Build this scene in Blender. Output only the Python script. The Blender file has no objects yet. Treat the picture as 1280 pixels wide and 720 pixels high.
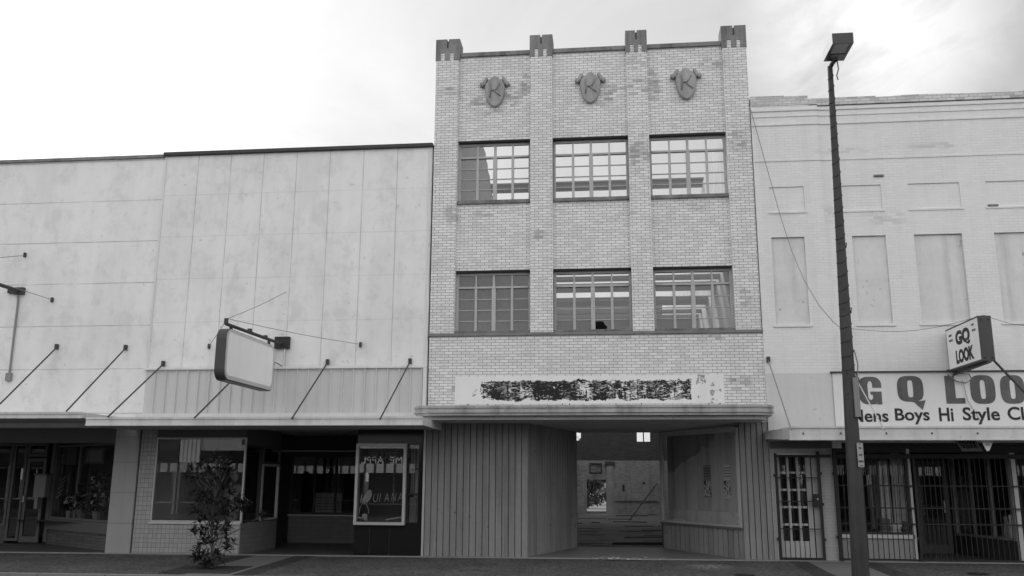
import bpy, bmesh, math, random
from mathutils import Vector, Matrix
R = math.radians
random.seed(7)
S = 1.14                                   # all coordinates below are in units of 1.14 m; build() scales them to metres
COL = bpy.context.scene.collection

# ------------------------------------------------------------------ camera of the photograph (also used to measure)
YAW, PIT, ROLL, FPX = R(6.284), R(12.1817), R(-0.292), 1111.77
CAM = Vector((0, -18.0, 1.57))
_f = Vector((-math.sin(YAW)*math.cos(PIT), math.cos(YAW)*math.cos(PIT), math.sin(PIT)))
_r = Vector((math.cos(YAW), math.sin(YAW), 0)); _d = _f.cross(_r)
_c, _s = math.cos(ROLL), math.sin(ROLL)
AX, AY, AZ = _c*_r+_s*_d, -_s*_r+_c*_d, _f
def ray(x, y): return AX*((x-640)/FPX)+AY*((y-360)/FPX)+AZ
def FY(x, y, Y=0.0):
    v = ray(x, y); p = CAM+v*((Y-CAM.y)/v.y); return p.x, p.z
def FX(x, y, X):
    v = ray(x, y); p = CAM+v*((X-CAM.x)/v.x); return p
def slope(x, y):
    v = ray(x, y); return v.z/v.y

# ------------------------------------------------------------------ materials
def sock(nt, s, v):
    if v is None: return
    if hasattr(v, 'is_output'): nt.links.new(v, s)
    else:
        try: s.default_value = v
        except Exception: s.default_value = (v, v, v, 1) if len(s.default_value) == 4 else (v, v, v)
def node(nt, t, ins=None, **props):
    n = nt.nodes.new(t)
    for k, v in props.items(): setattr(n, k, v)
    for k, v in (ins or {}).items(): sock(nt, n.inputs[k], v)
    return n
def mth(nt, op, a, b=None, c=None, clamp=False):
    n = nt.nodes.new('ShaderNodeMath'); n.operation = op; n.use_clamp = clamp
    sock(nt, n.inputs[0], a); sock(nt, n.inputs[1], b)
    if c is not None: sock(nt, n.inputs[2], c)
    return n.outputs[0]
def ramp(nt, v, a, b, lo=0.0, hi=1.0):
    return node(nt, 'ShaderNodeMapRange', {0: v, 1: a, 2: b, 3: lo, 4: hi}, clamp=True).outputs[0]
def mixf(nt, f, a, b):
    n = nt.nodes.new('ShaderNodeMix'); sock(nt, n.inputs[0], f); sock(nt, n.inputs[2], a); sock(nt, n.inputs[3], b); return n.outputs[0]
def coords(nt, sc=(1, 1, 1)):
    t = nt.nodes.new('ShaderNodeTexCoord').outputs['Object']
    if sc == (1, 1, 1): return t
    return node(nt, 'ShaderNodeMapping', {'Vector': t, 'Scale': sc}).outputs[0]
def noise(nt, scale, detail=4, sc=(1, 1, 1), rough=.55, dist=0.0):
    return node(nt, 'ShaderNodeTexNoise', {'Vector': coords(nt, sc), 'Scale': scale, 'Detail': detail, 'Roughness': rough, 'Distortion': dist}).outputs[0]
def base(name):
    m = bpy.data.materials.new(name); m.use_nodes = True
    nt = m.node_tree; return m, nt, nt.nodes['Principled BSDF']
def bump(nt, b, h, strength=.3, dist=.01):
    n = node(nt, 'ShaderNodeBump', {'Height': h, 'Strength': strength, 'Distance': dist}); nt.links.new(n.outputs[0], b.inputs['Normal'])
def finish(nt, b, val, rough=.8, metal=0, spec=.3):
    sock(nt, b.inputs['Base Color'], val); sock(nt, b.inputs['Roughness'], rough)
    b.inputs['Metallic'].default_value = metal; b.inputs['Specular IOR Level'].default_value = spec
def weather(nt, v, var=.1, scale=1.5, streak=0.0, speck=0.0):
    n1 = noise(nt, scale, 5); n2 = noise(nt, scale*9, 3)
    k = mth(nt, 'ADD', mth(nt, 'MULTIPLY', mth(nt, 'SUBTRACT', n1, .5), var*2.2), mth(nt, 'MULTIPLY', mth(nt, 'SUBTRACT', n2, .5), var*1.1))
    v = mth(nt, 'MULTIPLY', v, mth(nt, 'ADD', k, 1.0))
    if streak:
        n3 = noise(nt, 1.0, 5, (4, 4, .28)); v = mth(nt, 'MULTIPLY', v, ramp(nt, n3, .46, .74, 1.0, 1.0-streak))
    if speck:
        n4 = noise(nt, 7.0, 2); n5 = noise(nt, .8, 3)
        v = mth(nt, 'MULTIPLY', v, ramp(nt, mth(nt, 'ADD', n4, mth(nt, 'MULTIPLY', n5, .35)), .86, .93, 1.0, 1.0-speck))
    return v
_M = {}
def surf(name, col, var=.1, scale=1.5, rough=.8, streak=0.0, speck=0.0, bp=0.0, metal=0, spec=.3):
    if name in _M: return _M[name]
    m, nt, b = base(name)
    v = weather(nt, col, var, scale, streak, speck)
    finish(nt, b, v, rough, metal, spec)
    if bp: bump(nt, b, noise(nt, scale*14, 4), bp, .01)
    _M[name] = m; return m
def spotmask(nt, spots, nz=.55):
    """soft irregular patches at given places (x, z, rx, rz) in metres on a facade: old wear with a shape of its own"""
    sep = node(nt, 'ShaderNodeSeparateXYZ', {0: coords(nt)}); x, z = sep.outputs[0], sep.outputs[2]
    tot = None
    for (cx, cz, rx, rz) in spots:
        a = mth(nt, 'DIVIDE', mth(nt, 'SUBTRACT', x, cx), rx); c = mth(nt, 'DIVIDE', mth(nt, 'SUBTRACT', z, cz), rz)
        d = mth(nt, 'SUBTRACT', 1.0, mth(nt, 'SQRT', mth(nt, 'ADD', mth(nt, 'MULTIPLY', a, a), mth(nt, 'MULTIPLY', c, c))), None, True)
        tot = d if tot is None else mth(nt, 'MAXIMUM', tot, d)
    n = noise(nt, 3.0, 5)
    return ramp(nt, mth(nt, 'ADD', tot, mth(nt, 'MULTIPLY', mth(nt, 'SUBTRACT', n, .5), nz*2)), .25, .6)
def brick(name, col, mortar, bw=.203, bh=.0677, ms=.006, var=.12, dark=.3, spots=(), vis=None, rough=.7, streak=.06, general=.3, bp=.35):
    m, nt, b = base(name)
    sep = node(nt, 'ShaderNodeSeparateXYZ', {0: coords(nt)})
    u = mth(nt, 'ADD', sep.outputs[0], sep.outputs[1])
    vec = node(nt, 'ShaderNodeCombineXYZ', {0: u, 1: sep.outputs[2], 2: 0.0}).outputs[0]
    mask = ramp(nt, noise(nt, .55, 6, rough=.65), .54, .72, 0.0, general)
    if spots: mask = mth(nt, 'MAXIMUM', mask, mth(nt, 'MULTIPLY', spotmask(nt, spots), .95))
    mt = mortar
    if vis is not None:       # painted over: the joints only show in places
        mt = mixf(nt, ramp(nt, noise(nt, .9, 5, rough=.7), .42, .68), col*vis, mortar)
    tone = weather(nt, col, var*.5, 1.2, streak)
    lo = mth(nt, 'MULTIPLY', tone, mixf(nt, mask, 1-var, dark))
    br = node(nt, 'ShaderNodeTexBrick', {'Vector': vec, 'Color1': tone, 'Color2': lo, 'Mortar': mt, 'Scale': 1.0, 'Mortar Size': ms,
                                         'Mortar Smooth': .15, 'Bias': -.1, 'Brick Width': bw, 'Row Height': bh})
    v = node(nt, 'ShaderNodeRGBToBW', {0: br.outputs[0]}).outputs[0]
    finish(nt, b, v, rough)
    if bp: bump(nt, b, mth(nt, 'SUBTRACT', 1.0, br.outputs[1]), bp, .006)
    return m
def tiles(name, col, grout, w, h, ms, var=.1, rough=.35, off=0.0, planar='xz'):
    m, nt, b = base(name)
    sep = node(nt, 'ShaderNodeSeparateXYZ', {0: coords(nt)})
    if planar == 'xz':
        u = mth(nt, 'ADD', sep.outputs[0], sep.outputs[1]); q = sep.outputs[2]
    else: u, q = sep.outputs[0], sep.outputs[1]
    vec = node(nt, 'ShaderNodeCombineXYZ', {0: u, 1: q, 2: 0.0}).outputs[0]
    tone = weather(nt, col, var*.6, 1.6, .05)
    br = node(nt, 'ShaderNodeTexBrick', {'Vector': vec, 'Color1': tone, 'Color2': mth(nt, 'MULTIPLY', tone, 1-var), 'Mortar': grout, 'Scale': 1.0,
                                         'Mortar Size': ms, 'Mortar Smooth': .1, 'Brick Width': w, 'Row Height': h}, offset=off)
    finish(nt, b, node(nt, 'ShaderNodeRGBToBW', {0: br.outputs[0]}).outputs[0], rough)
    return m
def panels(name, col, xs, zs, x0, z0, line=.5, lw=.006, seam=.5, var=.07):
    """painted sheet cladding: thin seams every xs / zs metres (None = no seams that way)"""
    m, nt, b = base(name)
    sep = node(nt, 'ShaderNodeSeparateXYZ', {0: coords(nt)})
    wob = mth(nt, 'MULTIPLY', mth(nt, 'SUBTRACT', noise(nt, .7, 2), .5), .02)
    def ln(c, step, o, wid):
        t = mth(nt, 'FRACT', mth(nt, 'DIVIDE', mth(nt, 'ADD', mth(nt, 'SUBTRACT', c, o), wob), step))
        d = mth(nt, 'MULTIPLY', mth(nt, 'MINIMUM', t, mth(nt, 'SUBTRACT', 1.0, t)), step)
        return ramp(nt, d, wid*.5, wid*1.6, 1.0, 0.0)
    v = weather(nt, col, var, .7, .07, .2)
    mott = mth(nt, 'ADD', ramp(nt, noise(nt, 1.9, 7, (1, 1, .8), .7), .50, .63, 0.0, .12), ramp(nt, noise(nt, .5, 4), .45, .7, 0.0, .10))
    v = mth(nt, 'MULTIPLY', v, mth(nt, 'SUBTRACT', 1.0, mott))
    brk = ramp(nt, noise(nt, 1.1, 4), .35, .6, .35, 1.0)
    if xs:
        v = mixf(nt, mth(nt, 'MULTIPLY', mth(nt, 'MULTIPLY', ln(sep.outputs[0], xs, x0, lw), brk), seam), v, line*col)
    if zs:
        v = mixf(nt, mth(nt, 'MULTIPLY', mth(nt, 'MULTIPLY', ln(sep.outputs[2], zs, z0, lw), brk), seam if not xs else seam*.35), v, line*col)
    finish(nt, b, v, .6)
    return m
def glass(name, film=.25, alb=.45, refl=.07, tint=.95, dirt=True):
    if name in _M: return _M[name]
    m = bpy.data.materials.new(name); m.use_nodes = True; nt = m.node_tree
    nt.nodes.remove(nt.nodes['Principled BSDF']); out = nt.nodes['Material Output']
    tr = node(nt, 'ShaderNodeBsdfTransparent', {0: (tint, tint, tint, 1)}); df = node(nt, 'ShaderNodeBsdfDiffuse', {0: (alb, alb, alb, 1)})
    gl = node(nt, 'ShaderNodeBsdfGlossy', {0: (1, 1, 1, 1), 'Roughness': 0.0})
    f = film
    if dirt:
        n = noise(nt, 1.0, 5, (3, 3, .8)); f = mth(nt, 'MULTIPLY', mth(nt, 'ADD', mth(nt, 'MULTIPLY', mth(nt, 'SUBTRACT', n, .5), 1.3), 1.0), film)
    m1 = node(nt, 'ShaderNodeMixShader', {0: f, 1: tr.outputs[0], 2: df.outputs[0]})
    fr = node(nt, 'ShaderNodeFresnel', {'IOR': 1.45}).outputs[0]
    m2 = node(nt, 'ShaderNodeMixShader', {0: mth(nt, 'ADD', mth(nt, 'MULTIPLY', fr, .6), refl, None, True), 1: m1.outputs[0], 2: gl.outputs[0]})
    nt.links.new(m2.outputs[0], out.inputs[0]); _M[name] = m; return m

# ------------------------------------------------------------------ mesh building
class MB:
    def __init__(s): s.v = []; s.f = []
    def poly(s, pts):
        i = len(s.v); s.v += [tuple(p) for p in pts]; s.f.append(tuple(range(i, i+len(pts)))); return s
    def hexa(s, p):       # 8 points: 0-3 one face, 4-7 the opposite face
        i = len(s.v); s.v += [tuple(q) for q in p]
        for a in ((0, 3, 2, 1), (4, 5, 6, 7), (0, 1, 5, 4), (1, 2, 6, 5), (2, 3, 7, 6), (3, 0, 4, 7)): s.f.append(tuple(i+k for k in a))
        return s
    def box(s, x0, x1, y0, y1, z0, z1):
        return s.hexa([(x0, y0, z0), (x1, y0, z0), (x1, y1, z0), (x0, y1, z0), (x0, y0, z1), (x1, y0, z1), (x1, y1, z1), (x0, y1, z1)])
    def pbox(s, P, u0, u1, z0, z1, d0, d1):
        return s.hexa([P(u0, z0, d0), P(u1, z0, d0), P(u1, z0, d1), P(u0, z0, d1), P(u0, z1, d0), P(u1, z1, d0), P(u1, z1, d1), P(u0, z1, d1)])
    def pquad(s, P, u0, u1, z0, z1, d):
        return s.poly([P(u0, z0, d), P(u1, z0, d), P(u1, z1, d), P(u0, z1, d)])
    def tube(s, pts, r, n=8, r1=None):
        pts = [Vector(p) for p in pts]; rings = []
        m = len(pts)
        for k, p in enumerate(pts):
            t = (pts[min(k+1, m-1)]-pts[max(k-1, 0)]).normalized()
            a = Vector((0, 0, 1)) if abs(t.z) < .9 else Vector((1, 0, 0))
            e1 = t.cross(a).normalized(); e2 = t.cross(e1)
            rr = r if r1 is None else r+(r1-r)*k/(m-1)
            i = len(s.v)
            for q in range(n):
                w = 2*math.pi*q/n; s.v.append(tuple(p+(e1*math.cos(w)+e2*math.sin(w))*rr))
            rings.append(i)
        for k in range(m-1):
            a, b = rings[k], rings[k+1]
            for q in range(n): s.f.append((a+q, a+(q+1) % n, b+(q+1) % n, b+q))
        s.f.append(tuple(rings[0]+q for q in range(n))[::-1]); s.f.append(tuple(rings[-1]+q for q in range(n)))
        return s
    def prism(s, pts, fn, d0, d1):     # closed outline (u, v) swept from d0 to d1 through fn(u, v, d)
        n = len(pts); i = len(s.v)
        s.v += [tuple(fn(u, v, d0)) for u, v in pts]+[tuple(fn(u, v, d1)) for u, v in pts]
        s.f.append(tuple(range(i, i+n))); s.f.append(tuple(range(i+n, i+2*n))[::-1])
        for k in range(n): s.f.append((i+k, i+n+k, i+n+(k+1) % n, i+(k+1) % n))
        return s
    def wall(s, x0, x1, z0, z1, y0, y1, holes=()):
        """solid wall slab with rectangular openings and their reveals"""
        xs = sorted({x0, x1} | {h[0] for h in holes} | {h[1] for h in holes}); zs = sorted({z0, z1} | {h[2] for h in holes} | {h[3] for h in holes})
        def solid(i, j):
            if i < 0 or j < 0 or i >= len(xs)-1 or j >= len(zs)-1: return False
            cx, cz = (xs[i]+xs[i+1])/2, (zs[j]+zs[j+1])/2
            return not any(h[0] < cx < h[1] and h[2] < cz < h[3] for h in holes)
        for i in range(len(xs)-1):
            for j in range(len(zs)-1):
                if not solid(i, j): continue
                a, b, c, d = xs[i], xs[i+1], zs[j], zs[j+1]
                s.poly([(a, y0, c), (b, y0, c), (b, y0, d), (a, y0, d)]); s.poly([(b, y1, c), (a, y1, c), (a, y1, d), (b, y1, d)])
                if not solid(i-1, j): s.poly([(a, y1, c), (a, y0, c), (a, y0, d), (a, y1, d)])
                if not solid(i+1, j): s.poly([(b, y0, c), (b, y1, c), (b, y1, d), (b, y0, d)])
                if not solid(i, j-1): s.poly([(a, y0, c), (a, y1, c), (b, y1, c), (b, y0, c)])
                if not solid(i, j+1): s.poly([(a, y0, d), (b, y0, d), (b, y1, d), (a, y1, d)])
        return s
    def build(s, name, mat, parent=None, smooth=False, bevel=0.0, weld=True):
        me = bpy.data.meshes.new(name); off = Vector(); r = parent
        while r is not None: off = off+r.location; r = r.parent
        me.from_pydata([tuple(Vector(p)*S-off) for p in s.v], [], s.f)
        if weld or bevel:
            bm = bmesh.new(); bm.from_mesh(me)
            if weld: bmesh.ops.remove_doubles(bm, verts=bm.verts, dist=1e-4)
            bmesh.ops.recalc_face_normals(bm, faces=bm.faces)
            if bevel:
                bmesh.ops.bevel(bm, geom=[e for e in bm.edges if len(e.link_faces) == 2 and e.calc_face_angle(0) > .5], offset=bevel*S, segments=2, affect='EDGES', clamp_overlap=True)
            bm.to_mesh(me); bm.free()
        me.materials.append(mat)
        if smooth:
            for p in me.polygons: p.use_smooth = True
        o = bpy.data.objects.new(name, me); COL.objects.link(o); o.parent = parent
        return o
def ident(u, z, d): return (u, d, z)
def seg(p0, p1):
    a, b = Vector((p0[0], p0[1], 0)), Vector((p1[0], p1[1], 0)); t = (b-a).normalized(); n = Vector((-t.y, t.x, 0))
    def P(u, z, d):
        q = a+t*u+n*d; return (q.x, q.y, z)
    P.len = (b-a).length
    return P
def tag(o, label=None, cat=None, group=None, kind=None):
    if label: o['label'] = label
    if cat: o['category'] = cat
    if group: o['group'] = group
    if kind: o['kind'] = kind
    return o
def thing(name, label, cat, loc, group=None):
    o = bpy.data.objects.new(name, None); COL.objects.link(o); o.location = Vector(loc)*S; o.empty_display_size = .2
    return tag(o, label, cat, group)
def curve_mesh(mb, polys, fn, d0, d1):
    """filled outlines with holes (even-odd), swept from d0 to d1 through fn(u, v, d)"""
    cu = bpy.data.curves.new('outline', 'CURVE'); cu.dimensions = '2D'; cu.fill_mode = 'BOTH'; cu.extrude = .5
    for pl in polys:
        sp = cu.splines.new('POLY'); sp.points.add(len(pl)-1); sp.use_cyclic_u = True
        for k, (u, v) in enumerate(pl): sp.points[k].co = (u, v, 0, 1)
    o = bpy.data.objects.new('outline', cu); COL.objects.link(o)
    me = bpy.data.meshes.new_from_object(o.evaluated_get(bpy.context.evaluated_depsgraph_get()))
    i = len(mb.v); mb.v += [tuple(fn(v.co.x, v.co.y, d0 if v.co.z > 0 else d1)) for v in me.vertices]
    mb.f += [tuple(i+k for k in p.vertices) for p in me.polygons]
    bpy.data.objects.remove(o); bpy.data.meshes.remove(me); bpy.data.curves.remove(cu)
    return mb
def text_mesh(mb, body, fn, width, height, d0, d1, fat=0.0, shear=0.0):
    """lettering fitted to width x height, lower left at u = v = 0"""
    cu = bpy.data.curves.new('letters', 'FONT'); cu.body = body; cu.fill_mode = 'BOTH'; cu.extrude = .5; cu.offset = fat; cu.shear = shear; cu.resolution_u = 4
    o = bpy.data.objects.new('letters', cu); COL.objects.link(o)
    me = bpy.data.meshes.new_from_object(o.evaluated_get(bpy.context.evaluated_depsgraph_get()))
    xs = [v.co.x for v in me.vertices]; ys = [v.co.y for v in me.vertices]
    x0, x1, y0, y1 = min(xs), max(xs), min(ys), max(ys); i = len(mb.v)
    mb.v += [tuple(fn((v.co.x-x0)/(x1-x0)*width, (v.co.y-y0)/(y1-y0)*height, d0 if v.co.z > 0 else d1)) for v in me.vertices]
    mb.f += [tuple(i+k for k in p.vertices) for p in me.polygons]
    bpy.data.objects.remove(o); bpy.data.meshes.remove(me); bpy.data.curves.remove(cu)
    return mb
def gz(x, y=0.0): return .085+.0035*x+(.02*y if y < 0 else 0.0)

# ------------------------------------------------------------------ material set (monochrome photograph: every colour is a grey)
M = dict(
    brick=brick('glazed_brick', .80, .25, var=.20, dark=.36, general=.16, streak=.07,
                spots=[(.72*S, 10.45*S, .45, .32), (.72*S, 9.85*S, .6, .4), (.15*S, 9.8*S, .7, .35), (-2.1*S, 9.75*S, .5, .35), (-2.75*S, 9.7*S, .4, .3), (-3.45*S, 9.95*S, .45, .22),
                       (.71*S, 8.35*S, .42, .8), (2.35*S, 10.35*S, .5, .3), (1.05*S, 9.9*S, .3, .7), (-1.7*S, 10.0*S, .2, .6), (2.78*S, 8.6*S, .4, .5), (-2.4*S, 9.4*S, .5, .2), (-.2*S, 9.55*S, .5, .2), (.55*S, 7.0*S, .25, .12), (2.1*S, 4.40*S, .35, .1), (.35*S, 4.42*S, .3, .08), (-3.3*S, 7.1*S, .25, .4), (2.75*S, 5.2*S, .25, .3), (-1.4*S, 6.6*S, .3, .25), (1.9*S, 7.15*S, .5, .14), (-2.6*S, 7.15*S, .4, .12), (.0*S, 6.9*S, .5, .1), (-3.0*S, 3.4*S, .5, .2), (2.6*S, 3.5*S, .4, .3)]),
    white_brick=brick('white_painted_brick', .78, .55, var=.05, dark=.72, vis=.93, general=.25, streak=.07, ms=.0045, bp=.25,
                      spots=[(-2.2*S, 6.92*S, .7, .12), (-.4*S, 6.8*S, .9, .3), (-1.5*S, 6.9*S, .35, .35), (-1.1*S, 8.25*S, 1.1, .12), (.6*S, 8.3*S, 1.2, .12)]),
    parapet_brick=brick('weathered_parapet_brick', .68, .36, var=.3, dark=.3, general=1.0, streak=.1),
    dark_brick=brick('dark_brick', .11, .07, var=.3, dark=.5, streak=.1),
    old_brick=brick('limewashed_brick', .46, .26, var=.3, dark=.2, general=1.0, streak=.3),
    inner_left=brick('bare_inner_brick', .22, .16, var=.2, dark=.6, streak=.2),
    inner_right=surf('inner_plaster', .68, .16, 1.5, streak=.25, speck=.3),
    cap=surf('cast_stone', .24, .4, 2.0, .9, .45, .4, .3),
    shield=surf('terracotta_shield', .36, .35, 2.2, .85, .35, .4, .4),
    sill=surf('stained_sill', .19, .8, 3.0, .9, .2, .5, .3),
    band=surf('stone_band', .22, .35, 3.0, .9, .2, .3, .2),
    winframe=surf('grey_window_paint', .46, .15, 3.0, .6, .1),
    lintel=surf('rusty_lintel', .05, .2, 4),
    canopy=surf('canopy_metal', .42, .2, 1.3, .55, .45, .3),
    soffit=surf('peeling_soffit', .5, .25, 1.2, .8, .0, .4),
    siding=surf('ribbed_siding', .27, .2, 1.1, .42, .35, .45),
    siding_back=surf('siding_groove', .06, .1),
    alu=surf('aluminium_trim', .55, .1, 3, .35, .1, 0, 0, .3),
    pale_alu=surf('pale_trim', .62, .1, 3, .5, .1),
    patch=surf('painted_sign_ground', .8, .08, 1.6, .7, .07, .3),
    concrete=surf('pale_concrete', .17, .14, 2.0, .9, .0, .25, .2),
    kerbm=surf('kerb_concrete', .26, .2, 2.2, .9, .0, .3, .2),
    stone=surf('pale_facing_slab', .36, .08, 1.5, .5, .08),
    stucco=panels('stucco_sheets', .80, None, .945*S, 0, 3.86*S, line=.45, lw=.010, seam=.95),
    cladding=panels('vertical_cladding', .79, .757*S, .955*S, -3.0*S+.0, 3.9*S, line=.42, lw=.009, seam=.85),
    corr=surf('fluted_sheet', .60, .06, 1.2, .5, .1),
    trim=surf('white_trim', .7, .08, 2, .5, .12),
    fascia=surf('fascia_metal', .58, .12, 1.4, .45, .3, .2),
    fascia2=surf('pale_fascia_metal', .66, .1, 1.4, .45, .22, .2),
    rust=surf('rusty_iron', .06, .3, 6, .7),
    black=surf('black_iron', .025, .2, 4, .5),
    dark=surf('dark_paint', .05, .2, 3, .6),
    header=surf('grey_header', .125, .1, 2, .5),
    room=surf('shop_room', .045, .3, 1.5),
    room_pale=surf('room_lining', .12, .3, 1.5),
    carrara=surf('black_glass_panel', .012, .2, 2, .12, spec=.5),
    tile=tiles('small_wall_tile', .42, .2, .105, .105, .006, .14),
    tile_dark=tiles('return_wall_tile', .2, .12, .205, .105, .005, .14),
    floor_tile=tiles('vestibule_tile', .2, .12, .06, .06, .004, .25, .5, planar='xy'),
    shop_brick=brick('shop_bulkhead_brick', .12, .06, var=.3, dark=.6),
    floor=surf('shop_floor', .1, .2, 2, .5),
    plywood=surf('plywood_board', .69, .16, 1.1, .8, .25, .4),
    board=surf('pale_board', .30, .15, 2, .8, .1),
    signface=surf('blank_sign_face', .88, .05, .8, .45, .05),
    signdark=surf('sign_casing', .07, .2, 3, .5),
    gqpaint=surf('faded_letter_paint', .125, .45, 2.5, .7, .3),
    ink=surf('sign_letter_black', .03, .2, 5, .6),
    lettering=surf('window_lettering', .2, .1, 4),
    darkletter=surf('dark_lettering', .09, .1, 4),
    gqground=surf('sign_white', .74, .05, 1.2, .6, .06, .2),
    pole=surf('weathered_pole', .058, .35, 2.5, .6, .35, .2, .3),
    lamp=surf('lamp_housing', .05, .1, 3, .3, spec=.4),
    lens=surf('lamp_lens', .28, .2, 4, .3),
    wire=surf('cable', .2, .1),
    bark=surf('bark', .1, .3, 8), leaf=surf('leaf', .02, .6, 6, .5), leaf2=surf('lot_leaf', .06, .5, 3, .6),
    mulch=surf('planting_soil', .04, .4, 8, .95, 0, .3, .5),
    paper=surf('paper', .75, .1, 4), metalbox=surf('grey_mailbox', .25, .1, 3),
    cloth=surf('garment', .2, .4, 5), cloth_pale=surf('pale_garment', .7, .3, 5), skin=surf('mannequin_grey', .1, .1, 4),
    timber=surf('old_timber', .14, .4, 3, .9, .2), petal=surf('pale_blossom', .4, .3, 9), pot=surf('plant_pot', .16, .2, 4),
    opp_wall=surf('far_side_stucco', .6, .12, 1.0), opp_dark=surf('far_side_dark', .02, .2, 1.0), awn_pale=surf('awning_pale', .9, .08, 2), awn_dark=surf('awning_stripe', .1, .08, 2),
    roof=surf('roof_felt', .14, .2, 1.0),
    door=surf('grey_door', .52, .12, 2, .5, .15),
)
G_UP = glass('upper_window_glass', .10, .45, .04)
G_MID = glass('dusty_window_glass', .17, .36, .05)
G_SHOP = glass('shop_window_glass', .010, .3, .075, dirt=True)
G_DISP = glass('display_glass', .06, .3, .05)

# ================================================================== SETTING
def aggregate(name, col, sc, kind):
    m, nt, b = base(name)
    vo = node(nt, 'ShaderNodeTexVoronoi', {'Vector': coords(nt), 'Scale': sc})
    v = mixf(nt, node(nt, 'ShaderNodeRGBToBW', {0: vo.outputs[1]}).outputs[0], col*.3, col*1.9)
    v = mth(nt, 'MULTIPLY', v, ramp(nt, noise(nt, .9, 6), .3, .7, .75, 1.2))
    gum = ramp(nt, noise(nt, 5.5, 2), .70, .74, 1.0, .55); v = mth(nt, 'MULTIPLY', v, gum)
    if kind:
        sep = node(nt, 'ShaderNodeSeparateXYZ', {0: coords(nt)})
        a = mth(nt, 'DIVIDE', mth(nt, 'SUBTRACT', sep.outputs[0], 1.75*S), .55); c = mth(nt, 'DIVIDE', mth(nt, 'ADD', sep.outputs[1], 1.05*S), .75)
        d = mth(nt, 'SUBTRACT', 1.0, mth(nt, 'SQRT', mth(nt, 'ADD', mth(nt, 'MULTIPLY', a, a), mth(nt, 'MULTIPLY', c, c))), None, True)
        sp = mth(nt, 'MULTIPLY', d, ramp(nt, noise(nt, 16, 4), .42, .66)); v = mth(nt, 'ADD', v, mth(nt, 'MULTIPLY', sp, .3))
    finish(nt, b, v, .9); bump(nt, b, vo.outputs[0], .5, .006)
    return m
AGG = aggregate('exposed_aggregate', .075, 26, True); ASPH = aggregate('asphalt', .055, 70, False); STRIP = aggregate('dark_paving_strip', .045, 40, False)
KERBJ = panels('kerb_stones', .24, 1.2*S, None, 0, 0, line=.3, lw=.014, seam=.9, var=.15)
LOTG = surf('lot_concrete', .26, .15, .3, .9); EARTH = surf('bare_ground', .12, .25, .2, .95)

MB().poly([(-700, -700, -.34), (700, -700, -.34), (700, 700, -.34), (-700, 700, -.34)]).build('ground', EARTH)['kind'] = 'structure'
def strip(mb, x0, x1, y0, y1, dz, n=24):
    for i in range(n):
        a, b = x0+(x1-x0)*i/n, x0+(x1-x0)*(i+1)/n
        mb.hexa([(a, y0, gz(a, y0)+dz-.12), (b, y0, gz(b, y0)+dz-.12), (b, y1, gz(b, y1)+dz-.12), (a, y1, gz(a, y1)+dz-.12),
                 (a, y0, gz(a, y0)+dz), (b, y0, gz(b, y0)+dz), (b, y1, gz(b, y1)+dz), (a, y1, gz(a, y1)+dz)])
    return mb
tag(strip(MB(), -30, 22, -3.2, -.06, 0).build('sidewalk', AGG), kind='structure')
tag(strip(MB(), -30, 22, -3.36, -3.2, .006).build('kerb', KERBJ, bevel=0), kind='structure')
tag(MB().box(-90, 80, -17.4, -3.36, -.30, -.16).build('road', ASPH), kind='structure')
tag(strip(MB(), -30, 22, -.06, .0, .022).build('threshold_kerb', M['kerbm']), kind='structure')
tag(MB().box(-60, 60, -22, -17.4, -.30, -.03).build('far_pavement', ASPH), kind='structure')
for a, b in ((-7.13, -6.31), (3.64, 4.52)):
    tag(strip(MB(), a, b, -3.2, -.062, .005, 4).build('paving_band', M['concrete']), kind='structure')
for a, b in ((-7.5, -7.133), (-6.307, -5.95), (3.30, 3.637), (4.523, 4.86)):
    tag(strip(MB(), a, b, -3.2, -.062, .0045, 3).build('paving_strip', STRIP), kind='structure')
tag(MB().box(-60, 60, 30.5, 70, -.32, -.02).build('back_lot', LOTG), kind='structure')

# ================================================================== CENTRE: hollow three-storey brick building
B = thing('brick_building', 'tall narrow pale brick building with four pilasters and shields, roofless behind its window frames', 'building', (0, 0, 0))
PL = [(-3.705, -3.19), (-1.605, -1.125), (.49, .93), (2.54, 3.045)]
BAY = [(-3.19, -1.605), (-1.125, .49), (.93, 2.54)]
BY = .085                                  # face of the recessed bays; pilasters stand at Y = 0
UP, LO = (7.42, 8.80), (4.535, 5.89)
holes = [(a, b, z0, z1) for a, b in BAY for z0, z1 in (UP, LO)]
w = MB(); w.wall(-3.19, 2.54, 4.54, 10.77, BY, .42, holes)
w.build('front_wall', M['brick'], B)
MB().wall(-3.705, 3.06, 2.705, 4.47, 0, .42).build('lower_wall', M['brick'], B)
MB().box(-3.725, 3.075, -.035, .42, 4.472, 4.538).build('stone_band', M['band'], B, bevel=.008)
for a, b in PL:
    h = MB(); xb = (a+b)/2; q = (b-a)
    h.box(a, b, 0, .42, 4.54, 10.68)
    for t in (.29, .68): h.box(a+q*(t-.085), a+q*(t+.085), -.001, .2, 10.68, 10.855)
    o = h.build('pilaster', M['brick'], B)
    g = .012; c = MB()
    teeth = [0, .29-.085, .29+.085, .68-.085, .68+.085, 1]
    for k in (0, 2, 4): c.box(a+q*teeth[k]-(g if k == 0 else 0), a+q*teeth[k+1]+(g if k == 4 else 0), -.012, .43, 10.682, 10.857)
    c.box(a-g, xb-.018, -.012, .43, 10.858, 11.19); c.box(xb+.018, b+g, -.012, .43, 10.858, 11.19); c.box(xb-.018, xb+.018, .05, .43, 10.858, 11.17)
    c.box(xb-.018, xb+.018, -.012, .05, 10.858, 10.97)
    for k in (1, 3): c.box(a+q*teeth[k], a+q*teeth[k+1], .2, .43, 10.682, 10.857)
    c.build('pilaster_cap', M['cap'], o)
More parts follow.
